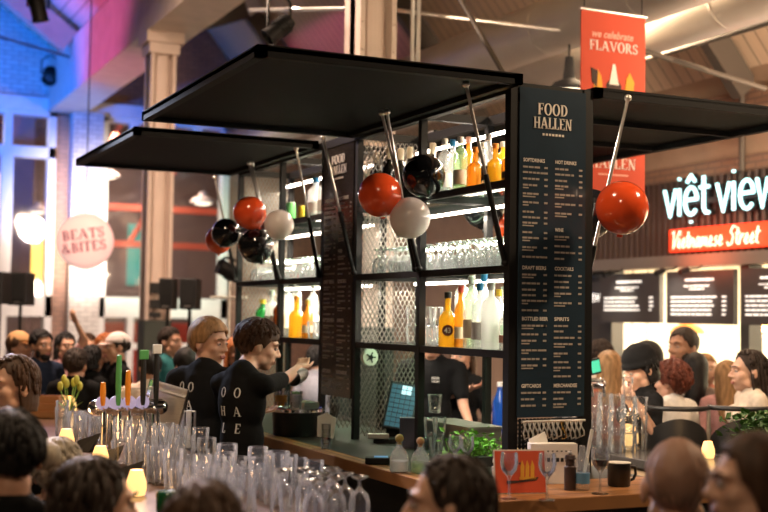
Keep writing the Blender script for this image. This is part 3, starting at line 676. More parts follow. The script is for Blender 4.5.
mb = MB(); sans(mb, 'we celebrate', 0.055, fm, -0.19, -0.195, shear=0.3, width=0.36); mb.prism(rect(-.13, -1.19, .13, -1.178), 0, 0.003, fm); mb.build('pale_lettering', PALEL, bn)
m2 = MB().prism([(-.042, -.53), (.042, -.53), (.010, -.38), (-.010, -.38)], 0, 0.004, fm); m2.build('printed_hat', WLET, bn)
YELP = mat('print_yellow', (0.75, 0.36, 0.03), 0.7); m2 = MB()
for sx in (-1, 1): m2.prism([(sx*.09, -.62), (sx*.165, -.62), (sx*.18, -.50), (sx*.14, -.43), (sx*.11, -.48)][::sx], 0, 0.004, fm)
m2.build('printed_bananas', YELP, bn)
m2 = MB().prism([(-.065, -.64), (.065, -.64), (.065, -.53), (.04, -.50), (-.04, -.50), (-.065, -.53)], 0, 0.003, fm); m2.prism([(-.19, -.52), (-.15, -.57), (-.14, -.44), (-.20, -.42)], 0, 0.005, fm); m2.build('printed_shape', mat('print_dark', (0.05, 0.025, 0.02), 0.7), bn)
for sx in (-1, 1): MB().cyl((sx*bw*0.9, 0, 0), (sx*bw*0.9, 0, 6.47-b0.z), 0.004, n=6).build('hanging_wire', BLACKM, bn)
# ---------------------------------------------------------------- the bar island: counters
CT = 1.06
bc = empty('back_counter', (0, 0, 0), 'dark topped counter with an oak front edge under the bar shelving', 'counter')
MB().box((-0.365, -0.18, CT-0.06), (0.62, 4.25, CT)).build('worktop', mat('worktop_dark', (0.022, 0.019, 0.017), 0.45, 0, 0.2, 8), bc)
MB().box((-0.46, -0.18, CT-0.06), (-0.365, 4.25, CT)).build('oak_edge', WOOD, bc, bevel=0.004)
MB().box((-0.46, -0.65, CT-0.06), (0.62, -0.18, CT)).build('end_worktop', WOOD2, bc, bevel=0.004)
CABM = mat('cabinet_black', (0.014, 0.012, 0.011), 0.6)
MB().box((-0.36, -0.55, 0), (0.54, 4.2, CT-0.06)).build('cabinet_body', CABM, bc)
LT = 1.08
lb = empty('bar_counter', (0, 0, 0), 'dark customer bar crowded with glasses and glowing lamps', 'bar counter')
MB().box((-2.12, -1.25, LT-0.05), (-1.16, 4.35, LT)).build('bar_top', mat('bar_top_brown', (0.12, 0.065, 0.035), 0.28, 0, 0.25, 6), lb, bevel=0.004)
MB().box((-1.98, -1.15, 0), (-1.26, 4.25, LT-0.05)).build('bar_front', CABM, lb)
RT = 1.02
rb = empty('bar_counter', (0, 0, 0), 'dark topped serving bar with stacked glasses on the aisle side', 'bar counter')
MB().box((1.24, -0.6, RT-0.05), (1.76, 4.6, RT)).build('bar_top', DARKTOP, rb, bevel=0.004)
MB().box((1.255, -0.58, RT-0.10), (1.745, 4.58, RT-0.05)).build('wood_edge', mat('pale_oak_edge', (0.42, 0.28, 0.16), 0.5), rb)
MB().box((1.36, -0.5, 0), (1.66, 4.5, RT-0.10)).build('bar_front', CABM, rb)
# ---------------------------------------------------------------- the black shelving
W = 0.415; YB = [0.0, 0.94, 1.79, 2.33, 3.12, 4.05]; TOPZ = 2.92
SHZ = [2.455, 2.045, 1.64]
sh = empty('bar_shelving', (0.2, 0, CT), 'tall black steel shelving full of bottles and glasses in the middle of the bar', 'shelving')
T = M.Translation((-0.2, 0, -CT))
def sbuild(mb, name, mt, parent=sh, **k):
    mb.v = [(v[0]-0.2, v[1], v[2]-CT) for v in mb.v]; return mb.build(name, mt, parent, **k)
for y in YB:
    for x in (0.0, W):
        t = 0.026 if y in (0.0,) else 0.019
        sbuild(MB().cbox((x, y+0.02, (CT+TOPZ)/2), (t*2, t*2, TOPZ-CT)), 'post', BLACK)
for x in (0.0, W): sbuild(MB().box((x-0.024, 0, TOPZ-0.05), (x+0.024, 4.07, TOPZ)), 'top_rail', BLACK)
for y in YB: sbuild(MB().box((0, y, TOPZ-0.045), (W, y+0.04, TOPZ)), 'cross_rail', BLACK)
for z in SHZ:
    for a, b in ((0, 1), (1, 2), (3, 4), (4, 5)):
        y0, y1 = YB[a]+0.04, YB[b]
        mb = MB()
        for x in (0.0, W): mb.box((x-0.016, y0, z-0.03), (x+0.016, y1, z+0.006))
        mb.box((0.0, y0, z-0.03), (W, y0+0.02, z+0.004)); mb.box((0.0, y1-0.02, z-0.03), (W, y1, z+0.004))
        s_ = sbuild(mb, 'shelf', BLACK)
        sbuild(MB().box((0.016, y0, z-0.008), (W-0.016, y1, z+0.002)), 'glass_plate', GREENGLASS, parent=s_)
for z in (2.80, 2.40, 2.0):
    for a, b in ((0.05, 1.74), (2.38, 4.0)):
        o = sbuild(MB().box((W-0.068, a, z-0.008), (W-0.052, b, z+0.008)), 'light_tube', LED)
        light('shelf_light', 'AREA', (W-0.06, (a+b)/2, z-0.03), 23, (1.0, 0.85, 0.68), 0.06, (W-0.2, (a+b)/2, z-1)).data.shape = 'RECTANGLE'
        l_ = bpy.data.objects[[o_.name for o_ in COL.objects if o_.name.startswith('shelf_light')][-1]]; l_.data.size = 0.05; l_.data.size_y = b-a; l_.rotation_euler = (0, 0, 0)
def lattice(y, z0, z1, parent, dx=0.03, dz=0.055):
    mb = MB(); x0, x1 = 0.03, W-0.03; s_ = dz/dx
    def clip(xa, za, sg):
        # line z = za + sg*s_*(x-xa), clipped
        pts = []
        for x in (x0, x1):
            z = za+sg*s_*(x-xa)
            if z0 <= z <= z1: pts.append((x, z))
        for z in (z0, z1):
            x = xa+sg*(z-za)/s_
            if x0 < x < x1: pts.append((x, z))
        return pts
    n = int((z1-z0+(x1-x0)*s_)/dz)+2
    for sg in (1, -1):
        for k in range(n):
            zc = (z0-(x1-x0)*s_ if sg == 1 else z0) + k*dz
            p = clip(x0, zc, sg)
            if len(p) >= 2:
                (xa, za), (xb, zb) = p[:2]; mb.cyl((xa, y+0.003*sg, za), (xb, y+0.003*sg, zb), 0.0034, n=5, caps=False)
    return sbuild(mb, 'wire_mesh', mat('mesh_steel', (0.30, 0.285, 0.26), 0.4, 0.6), parent)
for y in (1.80, 4.06): lattice(y, CT+0.02, TOPZ-0.05, sh)
lattice(2.34, CT+0.02, TOPZ-0.05, sh)
# menu boards of the shelving
NAVY = mat('menu_navy', (0.020, 0.036, 0.054), 0.25, 0, 0.15, 3, spec=0.5); MENUBLACK = mat('menu_brown_black', (0.028, 0.022, 0.018), 0.25)
CREAM = mat('cream_print', (0.74, 0.69, 0.62), 0.7); TAN = mat('tan_print', (0.36, 0.32, 0.28), 0.7)
def menu(name, fm, wd, ht, label_parts, parent, bmat):
    k = wd/0.37
    mb = MB(); mb.prism(rect(-wd/2, 0, wd/2, ht), -0.02, 0.0, fm); o = sbuild(mb, name, bmat, parent)
    mb = MB(); r = random.Random(5)
    serif(mb, 'FOOD', 0.055, fm, -0.003*k, ht-0.125, 0.004, sx=k*0.88); serif(mb, 'HALLEN', 0.055, fm, -0.003*k, ht-0.192, 0.004, sx=k*0.78)
    for i in range(7): mb.prism(rect((-0.06+i*0.018)*k, ht-0.225, (-0.049+i*0.018)*k, ht-0.214), 0, 0.003, fm)
    heads = [('SOFTDRINKS', -1, 0.335), ('HOT DRINKS', 1, 0.335), ('WINE', 1, 0.66), ('DRAFT BEERS', -1, 0.845), ('COCKTAILS', 1, 0.845), ('BOTTLED BEER', -1, 1.085), ('SPIRITS', 1, 1.085), ('GIFTCARDS', -1, 1.40), ('MERCHANDISE', 1, 1.40)]
    s_ = ht/1.56
    for t, sd, z in heads:
        sans(mb, t, 0.017*k, fm, (-0.165 if sd < 0 else 0.012)*k, ht-z*s_-0.02, 0.003, width=len(t)*0.0118*k)
    sbuild(mb, 'heading_print', CREAM, o)
    mb = MB()
    blocks = {-1: [(0.375, 0.82), (0.885, 1.06), (1.125, 1.345), (1.44, 1.53)], 1: [(0.375, 0.63), (0.70, 0.82), (0.885, 1.06), (1.125, 1.385), (1.44, 1.53)]}
    for sd, bl in blocks.items():
        for z0, z1 in bl:
            z = z0
            while z < z1-0.004:
                x0 = (-0.165 if sd < 0 else 0.012)*k; x = x0; L_ = r.uniform(0.055, 0.11)*k
                while x < x0+L_:
                    l = r.uniform(0.014, 0.03)*k; mb.prism(rect(x, ht-z*s_-0.009, x+l, ht-z*s_), 0, 0.002, fm); x += l+0.005*k
                xe = (-0.03 if sd < 0 else 0.165)*k; mb.prism(rect(xe-0.018*k, ht-z*s_-0.009, xe, ht-z*s_), 0, 0.002, fm)
                if r.random() < 0.4: z += 0.015; mb.prism(rect(x0, ht-z*s_-0.006, x0+r.uniform(.03, .07)*k, ht-z*s_), 0, 0.002, fm)
                z += r.choice((0.026, 0.03))
    sbuild(mb, 'price_print', TAN, o)
    return o
menu('menu_panel', face_mtx((W/2, -0.012, 1.335), (1, 0, 0), (0, 0, 1)), 0.375, 1.565, None, sh, NAVY)
menu('menu_panel', face_mtx((-0.02, (1.84+2.33)/2, 1.30), (0, -1, 0), (0, 0, 1)), 0.47, 1.58, None, sh, MENUBLACK)
# below the menu: hook rail with hanging openers, perforated plate
sbuild(MB().box((0.03, -0.01, CT), (W-0.03, 0.0, 1.33)), 'lower_plate', perforated('black_punched_plate', (0.012, 0.012, 0.012), 0.02, 0.3, 'xz'))
rl = sbuild(MB().cyl((0.03, -0.035, 1.318), (W-0.03, -0.035, 1.318), 0.006, n=8), 'hook_rail', STEEL)
for k in range(13):
    x = 0.05+k*0.026; dz = random.uniform(-.012, .012)
    mb = MB().tube([(x-0.008, -0.03, 1.322), (x-0.010, -0.045, 1.30), (x+0.008, -0.05, 1.27+dz), (x+0.012, -0.045, 1.25+dz), (x-0.004, -0.04, 1.242+dz), (x-0.012, -0.04, 1.27+dz), (x+0.006, -0.036, 1.318)], 0.0042, 6)
    sbuild(mb, 'hanging_hook', mat('hook_steel', (.85, .84, .82), .28, .7) if k != 8 else mat('brass', (0.9, 0.62, 0.2), 0.2, 1.0), rl, smooth=True)
# round white dial on the wire mesh
p = onX(366, 357, 0.05); dl = empty('wall_dial', (0.06, 1.765, p.z), 'round white dial with a dark spider pattern on the wire mesh', 'dial')
MB().lathe([(0.0, 0), (0.052, 0), (0.056, 0.012), (0.05, 0.03), (0.0, 0.032)], n=28, mtx=M.Rotation(pi/2, 4, 'X')).build('dial_body', mat('dial_white', (0.8, 0.78, 0.74), 0.4), dl, smooth=True)
mb = MB(); mb.cyl((0, -0.03, 0), (0, -0.037, 0), 0.014, n=16)
for k in range(5): a = 2*pi*k/5; mb.cyl((0, -0.034, 0), (0.032*cos(a), -0.034, 0.032*sin(a)), 0.004, n=6)
mb.build('dial_pattern', BLACKM, dl)
# ---------------------------------------------------------------- flip up awnings
PERF = perforated('awning_punched_sheet', (0.005, 0.0045, 0.004), 0.022, 0.17)
def awning(x0, x1, y0, y1, label, struts, perf=False):
    root = empty('awning', (x0, (y0+y1)/2, 2.93), label, 'awning'); yc = (y0+y1)/2
    a, b = sorted((x0, x1)); z = 2.93
    L = lambda lo, hi: ((lo[0]-x0, lo[1]-yc, lo[2]-z), (hi[0]-x0, hi[1]-yc, hi[2]-z))
    if perf: MB().box(*L((a, y0, z-0.012), (b, y1, z-0.006))).build('punched_panel', PERF, root)
    else:
        MB().box(*L((a, y0, z-0.02), (b, y1, z))).build('panel', mat('awning_black', (0.004, 0.004, 0.0045), 0.7, spec=0.1), root)
    mb = MB(); f = 0.045
    for lo, hi in (((a, y0, z-f), (b, y0+f, z+0.006)), ((a, y1-f, z-f), (b, y1, z+0.006)), ((a, y0, z-f), (a+f, y1, z+0.006)), ((b-f, y0, z-f), (b, y1, z+0.006))): mb.box(*L(lo, hi))
    mb.build('frame', mat('awning_frame', (0.005, 0.005, 0.0055), 0.65, spec=0.15), root)
    if perf:
        for t in (0.33, 0.66): MB().box(*L((a, y0+(y1-y0)*t-0.012, z-0.04), (b, y0+(y1-y0)*t+0.012, z-0.012))).build('rib', BLACKM, root)
    for t in (0.2, 0.8): MB().cyl((-0.0, (y0+(y1-y0)*t-0.06)-yc, 0.0), (0, (y0+(y1-y0)*t+0.06)-yc, 0.0), 0.02, n=10).build('hinge', BLACK, root, smooth=True)
    for pa, pb, fr in struts:
        pa, pb = V(pa), V(pb); o_ = V((x0, yc, z)); m = pa.lerp(pb, fr)
        st = MB().cyl(pa-o_, m-o_, 0.0085, n=10).ell(pa-o_, 0.018).build('strut', SILVER, root, smooth=True)
        MB().cyl(m-o_, pb-o_, 0.0135, n=12).ell(pb-o_, 0.018).build('strut_cylinder', BLACK, st, smooth=True)
ZU = 2.885
awning(-0.03, -1.33, -0.12, 1.86, 'nearest flip up black awning over the left side of the bar', [
    (onZ(466, 84, ZU), (-0.03, 0.03, 2.06), 0.5), (onZ(382, 113, ZU), (-0.03, 0.93, 2.06), 0.62), (onZ(387, 112, ZU), (-0.03, 0.98, 2.06), 0.62), (onZ(323, 138, ZU), (-0.03, 1.80, 2.06), 0.55)])
awning(-0.03, -1.24, 2.40, 4.22, 'farther flip up black awning beside the slim pale column', [
    (onZ(296, 148, ZU), (-0.03, 2.36, 2.06), 0.55), (onZ(249, 163, ZU), (-0.03, 3.10, 2.06), 0.5), (onZ(252, 164, ZU), (-0.03, 3.15, 2.06), 0.5), (onZ(215, 178, ZU), (-0.03, 4.06, 2.06), 0.55)])
awning(W+0.03, 1.93, -0.02, 2.16, 'punched metal awning opening to the right behind the menu', [(onZ(628, 98, ZU), (W+0.03, 0.05, 1.98), 0.8)], True)
# ---------------------------------------------------------------- balloons
BALM = {'red': mat('red_latex', (0.80, 0.085, 0.018), 0.16, coat=0.5), 'black': mat('black_latex', (0.006, 0.006, 0.007), 0.10, coat=0.6), 'white': mat('white_latex', (0.84, 0.76, 0.73), 0.22, coat=0.3)}
def balloon(px, py, Z, dpx, col, label, tilt=(0, 0)):
    p = at(px, py, Z); r = dpx*Z/FPX/2
    root = MB().lathe([(0.001, r*1.02)]+[(r*sin(pi*k/18)*(1+0.02*cos(pi*k/18)), r*cos(pi*k/18)*1.02) for k in range(1, 17)]+[(r*0.16, -r*1.03), (r*0.05, -r*1.10)], n=32).build('balloon', BALM[col], loc=p, smooth='all')
    root.rotation_euler = (rad(tilt[0]), rad(tilt[1]), random.uniform(0, 6)); tag(root, label, 'balloon', 'party balloons on the bar')
    MB().lathe([(r*0.05, -r*1.08), (r*0.10, -r*1.13), (r*0.12, -r*1.16), (r*0.02, -r*1.14)], n=14).build('knot', BALM[col], root, smooth=True)
balloon(380, 195, 6.32, 44, 'red', 'red balloon left of the white one on the middle strut', (25, 20))
balloon(424, 176, 6.42, 43, 'black', 'black balloon above the white one on the middle strut', (-20, 15))
balloon(410, 218, 6.30, 41, 'white', 'white balloon under the red and black ones at the middle strut', (30, -20))
balloon(250, 213, 8.20, 33, 'red', 'red balloon on top of the bunch by the far awning', (20, 30))
balloon(279, 225, 8.10, 30, 'white', 'white balloon at the right of the far bunch', (-25, 10))
balloon(226, 233, 8.35, 29, 'black', 'small black balloon in front of an orange one by the far awning', (10, -30))
balloon(219, 240, 8.62, 27, 'red', 'orange red balloon peeping out behind the small black one')
balloon(256, 246, 8.30, 35, 'black', 'larger black balloon at the bottom of the far bunch', (-15, -20))
balloon(622, 208, 5.75, 53, 'red', 'big red balloon beside the tall menu and the right strut', (20, -20))
balloon(589, 214, 6.25, 50, 'black', 'black balloon half hidden behind the tall menu', (15, 15))
balloon(484, 206, 7.2, 46, 'black', 'black balloon seen through the shelving above the upside down glasses')
balloon(517, 228, 7.4, 44, 'red', 'red balloon mostly hidden behind the corner post and menu')
# ---------------------------------------------------------------- bottles
def bottle_mat(n, col, body): return glass('bottle_'+n, tuple(min(1, c*0.9+0.1) for c in col), body, col, 0.06, 0.6)
BM_ = {'clear': glass('bottle_clear', (0.93, 0.95, 0.95), 0.22, (0.9, 0.92, 0.92), 0.06, 0.6), 'amber': bottle_mat('amber', (0.86, 0.48, 0.07), 0.42), 'yellow': bottle_mat('yellow', (0.95, 0.62, 0.08), 0.48), 'green': bottle_mat('green', (0.70, 0.90, 0.62), 0.22), 'deepgreen': bottle_mat('deepgreen', (0.15, 0.6, 0.25), 0.4),
       'dark': mat('bottle_dark', (0.012, 0.012, 0.010), 0.12), 'brown': bottle_mat('brown', (0.30, 0.10, 0.02), 0.6), 'frost': glass('bottle_frost', (0.95, 0.95, 0.95), 0.65, (0.92, 0.92, 0.93), 0.2, 0.4), 'blue': bottle_mat('blue', (0.05, 0.25, 0.9), 0.5)}
CAPC = {'white': (0.82, 0.8, 0.77), 'blue': (0.02, 0.25, 0.55), 'red': (0.6, 0.06, 0.04), 'black': (0.015, 0.015, 0.015), 'gold': (0.75, 0.45, 0.08), 'cork': (0.55, 0.40, 0.24), 'pink': (0.75, 0.38, 0.30), 'green': (0.1, 0.4, 0.12), 'orange': (0.9, 0.3, 0.02), 'teal': (0.0, 0.42, 0.5), 'cream': (0.75, 0.66, 0.5), 'silver': (0.6, 0.6, 0.6), 'yellow': (0.9, 0.6, 0.05)}
def colmat(c): return mat('plain_'+c, CAPC[c], 0.5)
SHAPES = {'tall': (0.62, 0.80, 0.36), 'round': (0.50, 0.66, 0.34), 'square': (0.66, 0.76, 0.34), 'slim': (0.55, 0.76, 0.42), 'wine': (0.58, 0.74, 0.38)}
def bottle(loc, h, r, shape, col, cap, label_col, label, cat='bottle', group=None, emblem=None, name='bottle'):
    r *= 1.15; b, s_, nk = SHAPES[shape]; rn = max(0.011, r*nk)
    prof = [(0.0, 0.0), (r*0.9, 0.0), (r, h*0.02), (r, h*b), (r*0.93, h*(b+(s_-b)*0.35)), (r*0.6, h*(b+(s_-b)*0.75)), (rn, h*s_), (rn*0.95, h*0.90), (rn*1.1, h*0.905), (rn*1.1, h*0.915)]
    if shape == 'square': prof = [(p*1.0, z) for p, z in prof]
    root = MB().lathe(prof, n=6 if shape == 'square' else 18).build(name, BM_[col], loc=loc, smooth=True)
    tag(root, label, cat, group)
    cz = 0.80 if cap in ('cork', 'cream') and shape == 'wine' else 0.885
    MB().lathe([(rn*1.18, h*cz), (rn*1.2, h*0.99), (rn*0.9, h)], n=14).build('cap', colmat(cap), root, smooth=True)
    if label_col:
        lm = colmat(label_col)
        MB().lathe([(r*1.012, h*0.14), (r*1.012, h*(b-0.22))], n=18).build('label', lm, root, smooth=True)
    if emblem:
        d = (CAM_LOC-V(loc)); d.z = 0; d.normalize(); rt = V((d.y, -d.x, 0)) * -1
        fm = face_mtx(d*(r*1.03)+V((0, 0, h*0.3)), rt, (0, 0, 1))
        mb = MB()
        mb.prism([(r*0.6*cos(2*pi*k/20), r*0.6*sin(2*pi*k/20)) for k in range(20)], -0.006, 0.002, fm); e = mb.build('emblem', mat('emblem_brown', (0.10, 0.02, 0.015), 0.5), root)
        mb = MB(); sans(mb, emblem, r*0.55, fm, 0, -r*0.25, 0.004, align='CENTER'); mb.build('emblem_number', colmat('white'), e)
    return root
def shelf_at(px, zsh, X): y = onX(px, 300, X).y; return (X, y, zsh+0.003)
def hgt(px, npx, zsh, X): return npx*depth((X, onX(px, 300, X).y, zsh))/FPX
A_, B_, C_ = SHZ
# top shelf, nearest bay
for px, n, X, shp, col, cap, lab, lb_, r in (
    (443, 53, .10, 'tall', 'clear', 'white', 'white', 'clear bottle with a white cap, next right of the black balloon', .034),
    (451, 55, .22, 'tall', 'clear', 'blue', None, 'clear bottle with a tall blue cap on the top shelf', .036),
    (459, 52, .10, 'tall', 'green', 'white', 'cream', 'greenish bottle with white cap and pale label on the top shelf', .034),
    (467, 55, .22, 'tall', 'amber', 'pink', 'pink', 'bottle with a pink red cap on the top shelf', .034),
    (474, 40, .10, 'round', 'amber', 'orange', None, 'squat amber bottle right of the pink capped one', .040),
    (482, 47, .20, 'slim', 'clear', 'white', 'cream', 'slim clear bottle with a cream label behind the strut', .030),
    (487, 50, .10, 'tall', 'clear', 'silver', 'black', 'clear bottle with a black label on the top shelf', .032),
    (494, 40, .10, 'round', 'yellow', 'orange', None, 'lumpy yellow orange bottle on the top shelf', .036),
    (502, 45, .22, 'tall', 'yellow', 'white', 'cream', 'yellow bottle with a white cap near the corner post', .036),
    (508, 40, .10, 'round', 'amber', 'gold', 'black', 'amber bottle with dark label against the corner post', .034)):
    bottle(shelf_at(px, A_, X), hgt(px, n*1.09, A_, X), r, shp, col, cap, lab, lb_, group='bottles on the top shelf')
for k, (px, n, X) in enumerate(((374, 48, .12), (387, 50, .12), (399, 50, .2), (408, 50, .2), (420, 50, .24), (431, 50, .2))):
    bottle(shelf_at(px, A_, X), hgt(px, n+9, A_, X), .036, 'wine', 'dark', 'cream', None, 'dark wine bottle, '+('first', 'second', 'third', 'fourth', 'fifth', 'sixth')[k]+' from the inner menu panel on the top shelf', group='wine bottles on the top shelf')
for px, n, X, shp, col, cap, lab, lb_, r in (
    (314, 42, .12, 'tall', 'frost', 'blue', 'white', 'left of two frosted bottles with blue caps on the far top shelf', .048), (324, 43, .12, 'tall', 'frost', 'blue', 'white', 'right of two frosted bottles with blue caps beside the inner menu', .048)):
    bottle(shelf_at(px, A_, X), hgt(px, n, A_, X), r, shp, col, cap, lab, lb_, group='bottles on the far top shelf')
def can(loc, h, r, col, label):
    root = MB().lathe([(r*0.85, 0), (r, h*0.05), (r, h*0.92), (r*0.85, h)], loc and (0, 0, 0), 16).build('tin', colmat(col), loc=loc, smooth=True); tag(root, label, 'tin', 'tins on the far top shelf')
    MB().lathe([(r*0.8, h*0.99), (r*0.86, h*1.03), (r*0.7, h*1.03)], n=16).build('lid', colmat('silver'), root, smooth=True)
for px, h, c, lb_ in ((271, .10, 'orange', 'small orange tin at the far end of the top shelf'), (281, .10, 'cream', 'small cream tin on the far top shelf'), (289, .15, 'green', 'tall green tin on the far top shelf'), (301, .11, 'yellow', 'small yellow orange tin next to the frosted bottles'), (308, .12, 'green', 'short green tin just left of the frosted bottles')):
    can(shelf_at(px, A_, .12), h, .035, c, lb_)
# lower shelf, nearest bay
for px, n, X, shp, col, cap, lab, lb_, r, em in (
    (448, 55, .09, 'round', 'yellow', 'black', None, 'round golden liqueur bottle with a dark number emblem', .043, '43'),
    (461, 62, .12, 'slim', 'amber', 'red', 'cream', 'slim amber bottle right of the golden liqueur bottle', .030, None),
    (462, 78, .28, 'tall', 'clear', 'red', None, 'tall clear bottle with a red cap in the rear row', .036, None),
    (471, 72, .10, 'tall', 'clear', 'white', 'cream', 'clear bottle with a white cap and small label, lower shelf', .035, None),
    (472, 76, .28, 'tall', 'green', 'white', None, 'greenish tall bottle in the rear row of the lower shelf', .034, None),
    (480, 66, .10, 'tall', 'clear', 'blue', 'silver', 'clear vodka style bottle with a blue cap, lower shelf', .037, None),
    (484, 74, .28, 'tall', 'clear', 'blue', None, 'tall clear bottle with a blue cap in the rear row', .036, None),
    (491, 67, .10, 'tall', 'frost', 'white', None, 'large frosted bottle with a white and blue top', .042, None),
    (499, 60, .16, 'tall', 'clear', 'yellow', 'green', 'clear bottle with a yellow neck and green label', .033, None),
    (504, 62, .26, 'tall', 'clear', 'white', 'cream', 'clear bottle next to the corner post in the rear', .034, None),
    (507, 54, .10, 'round', 'clear', 'red', 'pink', 'clear bottle with a pink label against the corner post, lower shelf', .033, None)):
    bottle(shelf_at(px, C_, X), hgt(px, n, C_, X), r, shp, col, cap, lab, lb_, group='bottles on the lower shelf', emblem=em)
for px, n, X, shp, col, cap, lab, lb_, r in (
    (297, 42, .10, 'round', 'yellow', 'orange', None, 'amber bottle on the far lower shelf behind the bartenders', .048), (308, 38, .14, 'slim', 'amber', 'gold', 'cream', 'slim bottle with a gold cap beside the amber one', .034), (313, 55, .28, 'tall', 'clear', 'white', 'white', 'tall clear bottle in the rear of the far lower shelf', .038), (296, 62, .28, 'tall', 'clear', 'red', None, 'tall red capped bottle behind the amber one', .036), (286, 58, .26, 'tall', 'clear', 'black', 'cream', 'clear bottle with a black cap behind the far post', .036),
    (272, 46, .12, 'square', 'frost', 'white', 'white', 'white six sided bottle on the far lower shelf', .045), (263, 36, .10, 'tall', 'deepgreen', 'yellow', 'green', 'bottle with a green label and a yellow top at the far end', .048), (279, 40, .14, 'tall', 'brown', 'black', None, 'brown bottle left of the far shelf post', .036)):
    bottle(shelf_at(px, C_, X), hgt(px, n, C_, X), r, shp, col, cap, lab, lb_, group='bottles on the far lower shelf')
# ---------------------------------------------------------------- glasses
def glass_proto(kind):
    base = None
    if kind == 'tumbler': prof = [(0, .0), (.030, .0), (.033, .004), (.041, .104), (.0405, .106)]; base = (.031, .013)
    elif kind == 'highball': prof = [(0, .0), (.028, .0), (.030, .004), (.036, .154), (.0355, .156)]; base = (.028, .018)
    elif kind == 'beer_glass': prof = [(0, .0), (.029, .0), (.031, .004), (.040, .09), (.044, .135), (.0425, .17), (.042, .171)]; base = (.030, .02)
    elif kind == 'wine_glass': prof = [(0, .0), (.036, .0), (.035, .003), (.006, .010), (.0042, .03), (.0045, .085), (.012, .098), (.034, .125), (.040, .155), (.036, .20), (.0345, .20), (.038, .155), (.032, .128), (.010, .102), (0, .10)]
    elif kind == 'upturned_glass': prof = [(.034, .0), (.038, .0), (.040, .05), (.032, .082), (.010, .102), (.0045, .112), (.0042, .13), (.030, .142), (.034, .146), (.0, .148)]
    elif kind == 'shot_glass': prof = [(0, .004), (.018, .0), (.020, .002), (.025, .06), (.0235, .06), (.018, .014), (0, .012)]
    mb = MB(); n = 16; vs = []; fs = []
    for r, z in prof: vs += [(max(r, 1e-4)*cos(2*pi*i/n), max(r, 1e-4)*sin(2*pi*i/n), z) for i in range(n)]
    for k in range(len(prof)-1): fs += [(k*n+i, k*n+(i+1) % n, (k+1)*n+(i+1) % n, (k+1)*n+i) for i in range(n)]
    mb.add(vs, fs)
    if base:
        r, z = base; mb.add([(r*cos(2*pi*i/n)*a, r*sin(2*pi*i/n)*a, z+(.002 if a < .9 else 0)) for a in (1, .5, .01) for i in range(n)], [(k*n+i, k*n+(i+1) % n, (k+1)*n+(i+1) % n, (k+1)*n+i) for k in range(2) for i in range(n)])
    rt, zt = prof[-1]
    if kind not in ('upturned_glass',): mb.tube([(rt*cos(2*pi*i/n), rt*sin(2*pi*i/n), zt) for i in range(n)], .0011, 5, closed=True)
    return mb.build('drinking_glass', GLASS, smooth=True)
PROTO = {}
def put_glass(kind, loc, label, group, s=1.0, flip=False, name=None):
    if kind not in PROTO: o = PROTO[kind] = glass_proto(kind)
    else: o = PROTO[kind].copy(); COL.objects.link(o)
    o.name = {'wine_glass': 'wine_glass', 'shot_glass': 'shot_glass'}.get(kind, 'drinking_glass')
    o.location = loc; o.rotation_euler = (pi if flip else 0, 0, random.uniform(0, 6)); o.scale = (s, s, s)
    if flip: o.location.z += {'tumbler': .105, 'highball': .155, 'beer_glass': .17}[kind]*s
    return tag(o, label, 'glass', group)
for r_ in range(3):
    for k in range(21):
        y = 0.09+k*0.08+random.uniform(-.008, .008)
        if abs(y-0.96) < 0.055: continue
        put_glass('upturned_glass', (0.085+r_*0.115, y, B_+0.004), 'upside down glass in the dense rows of the near middle shelf', 'upside down glasses on the near middle shelf', 1.04)
for r_ in range(2):
    for k in range(19):
        y = 2.43+k*0.085
        if abs(y-3.14) < 0.05: continue
        put_glass('upturned_glass', (0.10+r_*0.16, y, B_+0.004), 'upside down glass in the rows of the far middle shelf', 'upside down glasses on the far middle shelf', 1.04)
for k, (px, X) in enumerate(((314, .09), (320, .09), (326, .09), (317, .2), (323, .2))): put_glass('tumbler', shelf_at(px, C_, X), 'clear tumbler beside the bottles on the far lower shelf', 'tumblers on the far lower shelf', 1.1)
for k, (px, X) in enumerate(((413, .10), (413, .10), (430, .12), (436, .12), (430, .12), (436, .12), (433, .25), (440, .25))):
    z = C_+0.003+(0.107 if k in (1, 4, 5) else 0); q = shelf_at(px, C_, X)
    put_glass('tumbler', (q[0], q[1], z), 'clear tumbler stacked beside the golden liqueur bottle', 'stacked tumblers on the near lower shelf', 1.0)
# left bar: glasses in a loose grid behind the lamps
gl = 'clear empty glass in the crowd standing on the left bar'
for j in range(36):
    for i in range(6):
        x = -1.64+i*0.088+random.uniform(-.014, .014); y = -0.92+j*0.094+random.uniform(-.016, .016)
        if random.random() < 0.10 or (y > 0.85 and i < 2 and random.random() < .3) or (y > 1.25 and i > 2) or 1.3 < y < 1.68 or (y < 1.3 and y > 1.2-2.9*(x+1.64)): continue
        if y < -0.55 and i > 2: put_glass('upturned_glass', (x, y, LT), 'upside down stemmed glass at the near end of the left bar', 'upside down stemmed glasses on the left bar', 1.0); continue
        if y < -0.6 and random.random() < .4: continue
        kd = random.choice(('tumbler', 'highball', 'tumbler', 'beer_glass', 'tumbler')); put_glass(kd, (x, y, LT), gl, 'empty glasses on the left bar', random.uniform(.92, 1.05))
        if y > 0.35 and kd == 'tumbler': put_glass('tumbler', (x, y, LT+0.107), 'clear tumbler stacked on another on the left bar', 'stacked tumblers on the left bar', 0.95)
# right bar: stacked rows
for i in range(3):
    for j in range(6):
        x = 1.33+i*0.105; y = 1.02+j*0.12+0.02*i
        for k in range(2 if i == 0 else 3): put_glass('tumbler', (x, y, RT+k*0.107), 'clear tumbler in the stacked rows on the right bar', 'stacked tumblers on the right bar', 1.0)
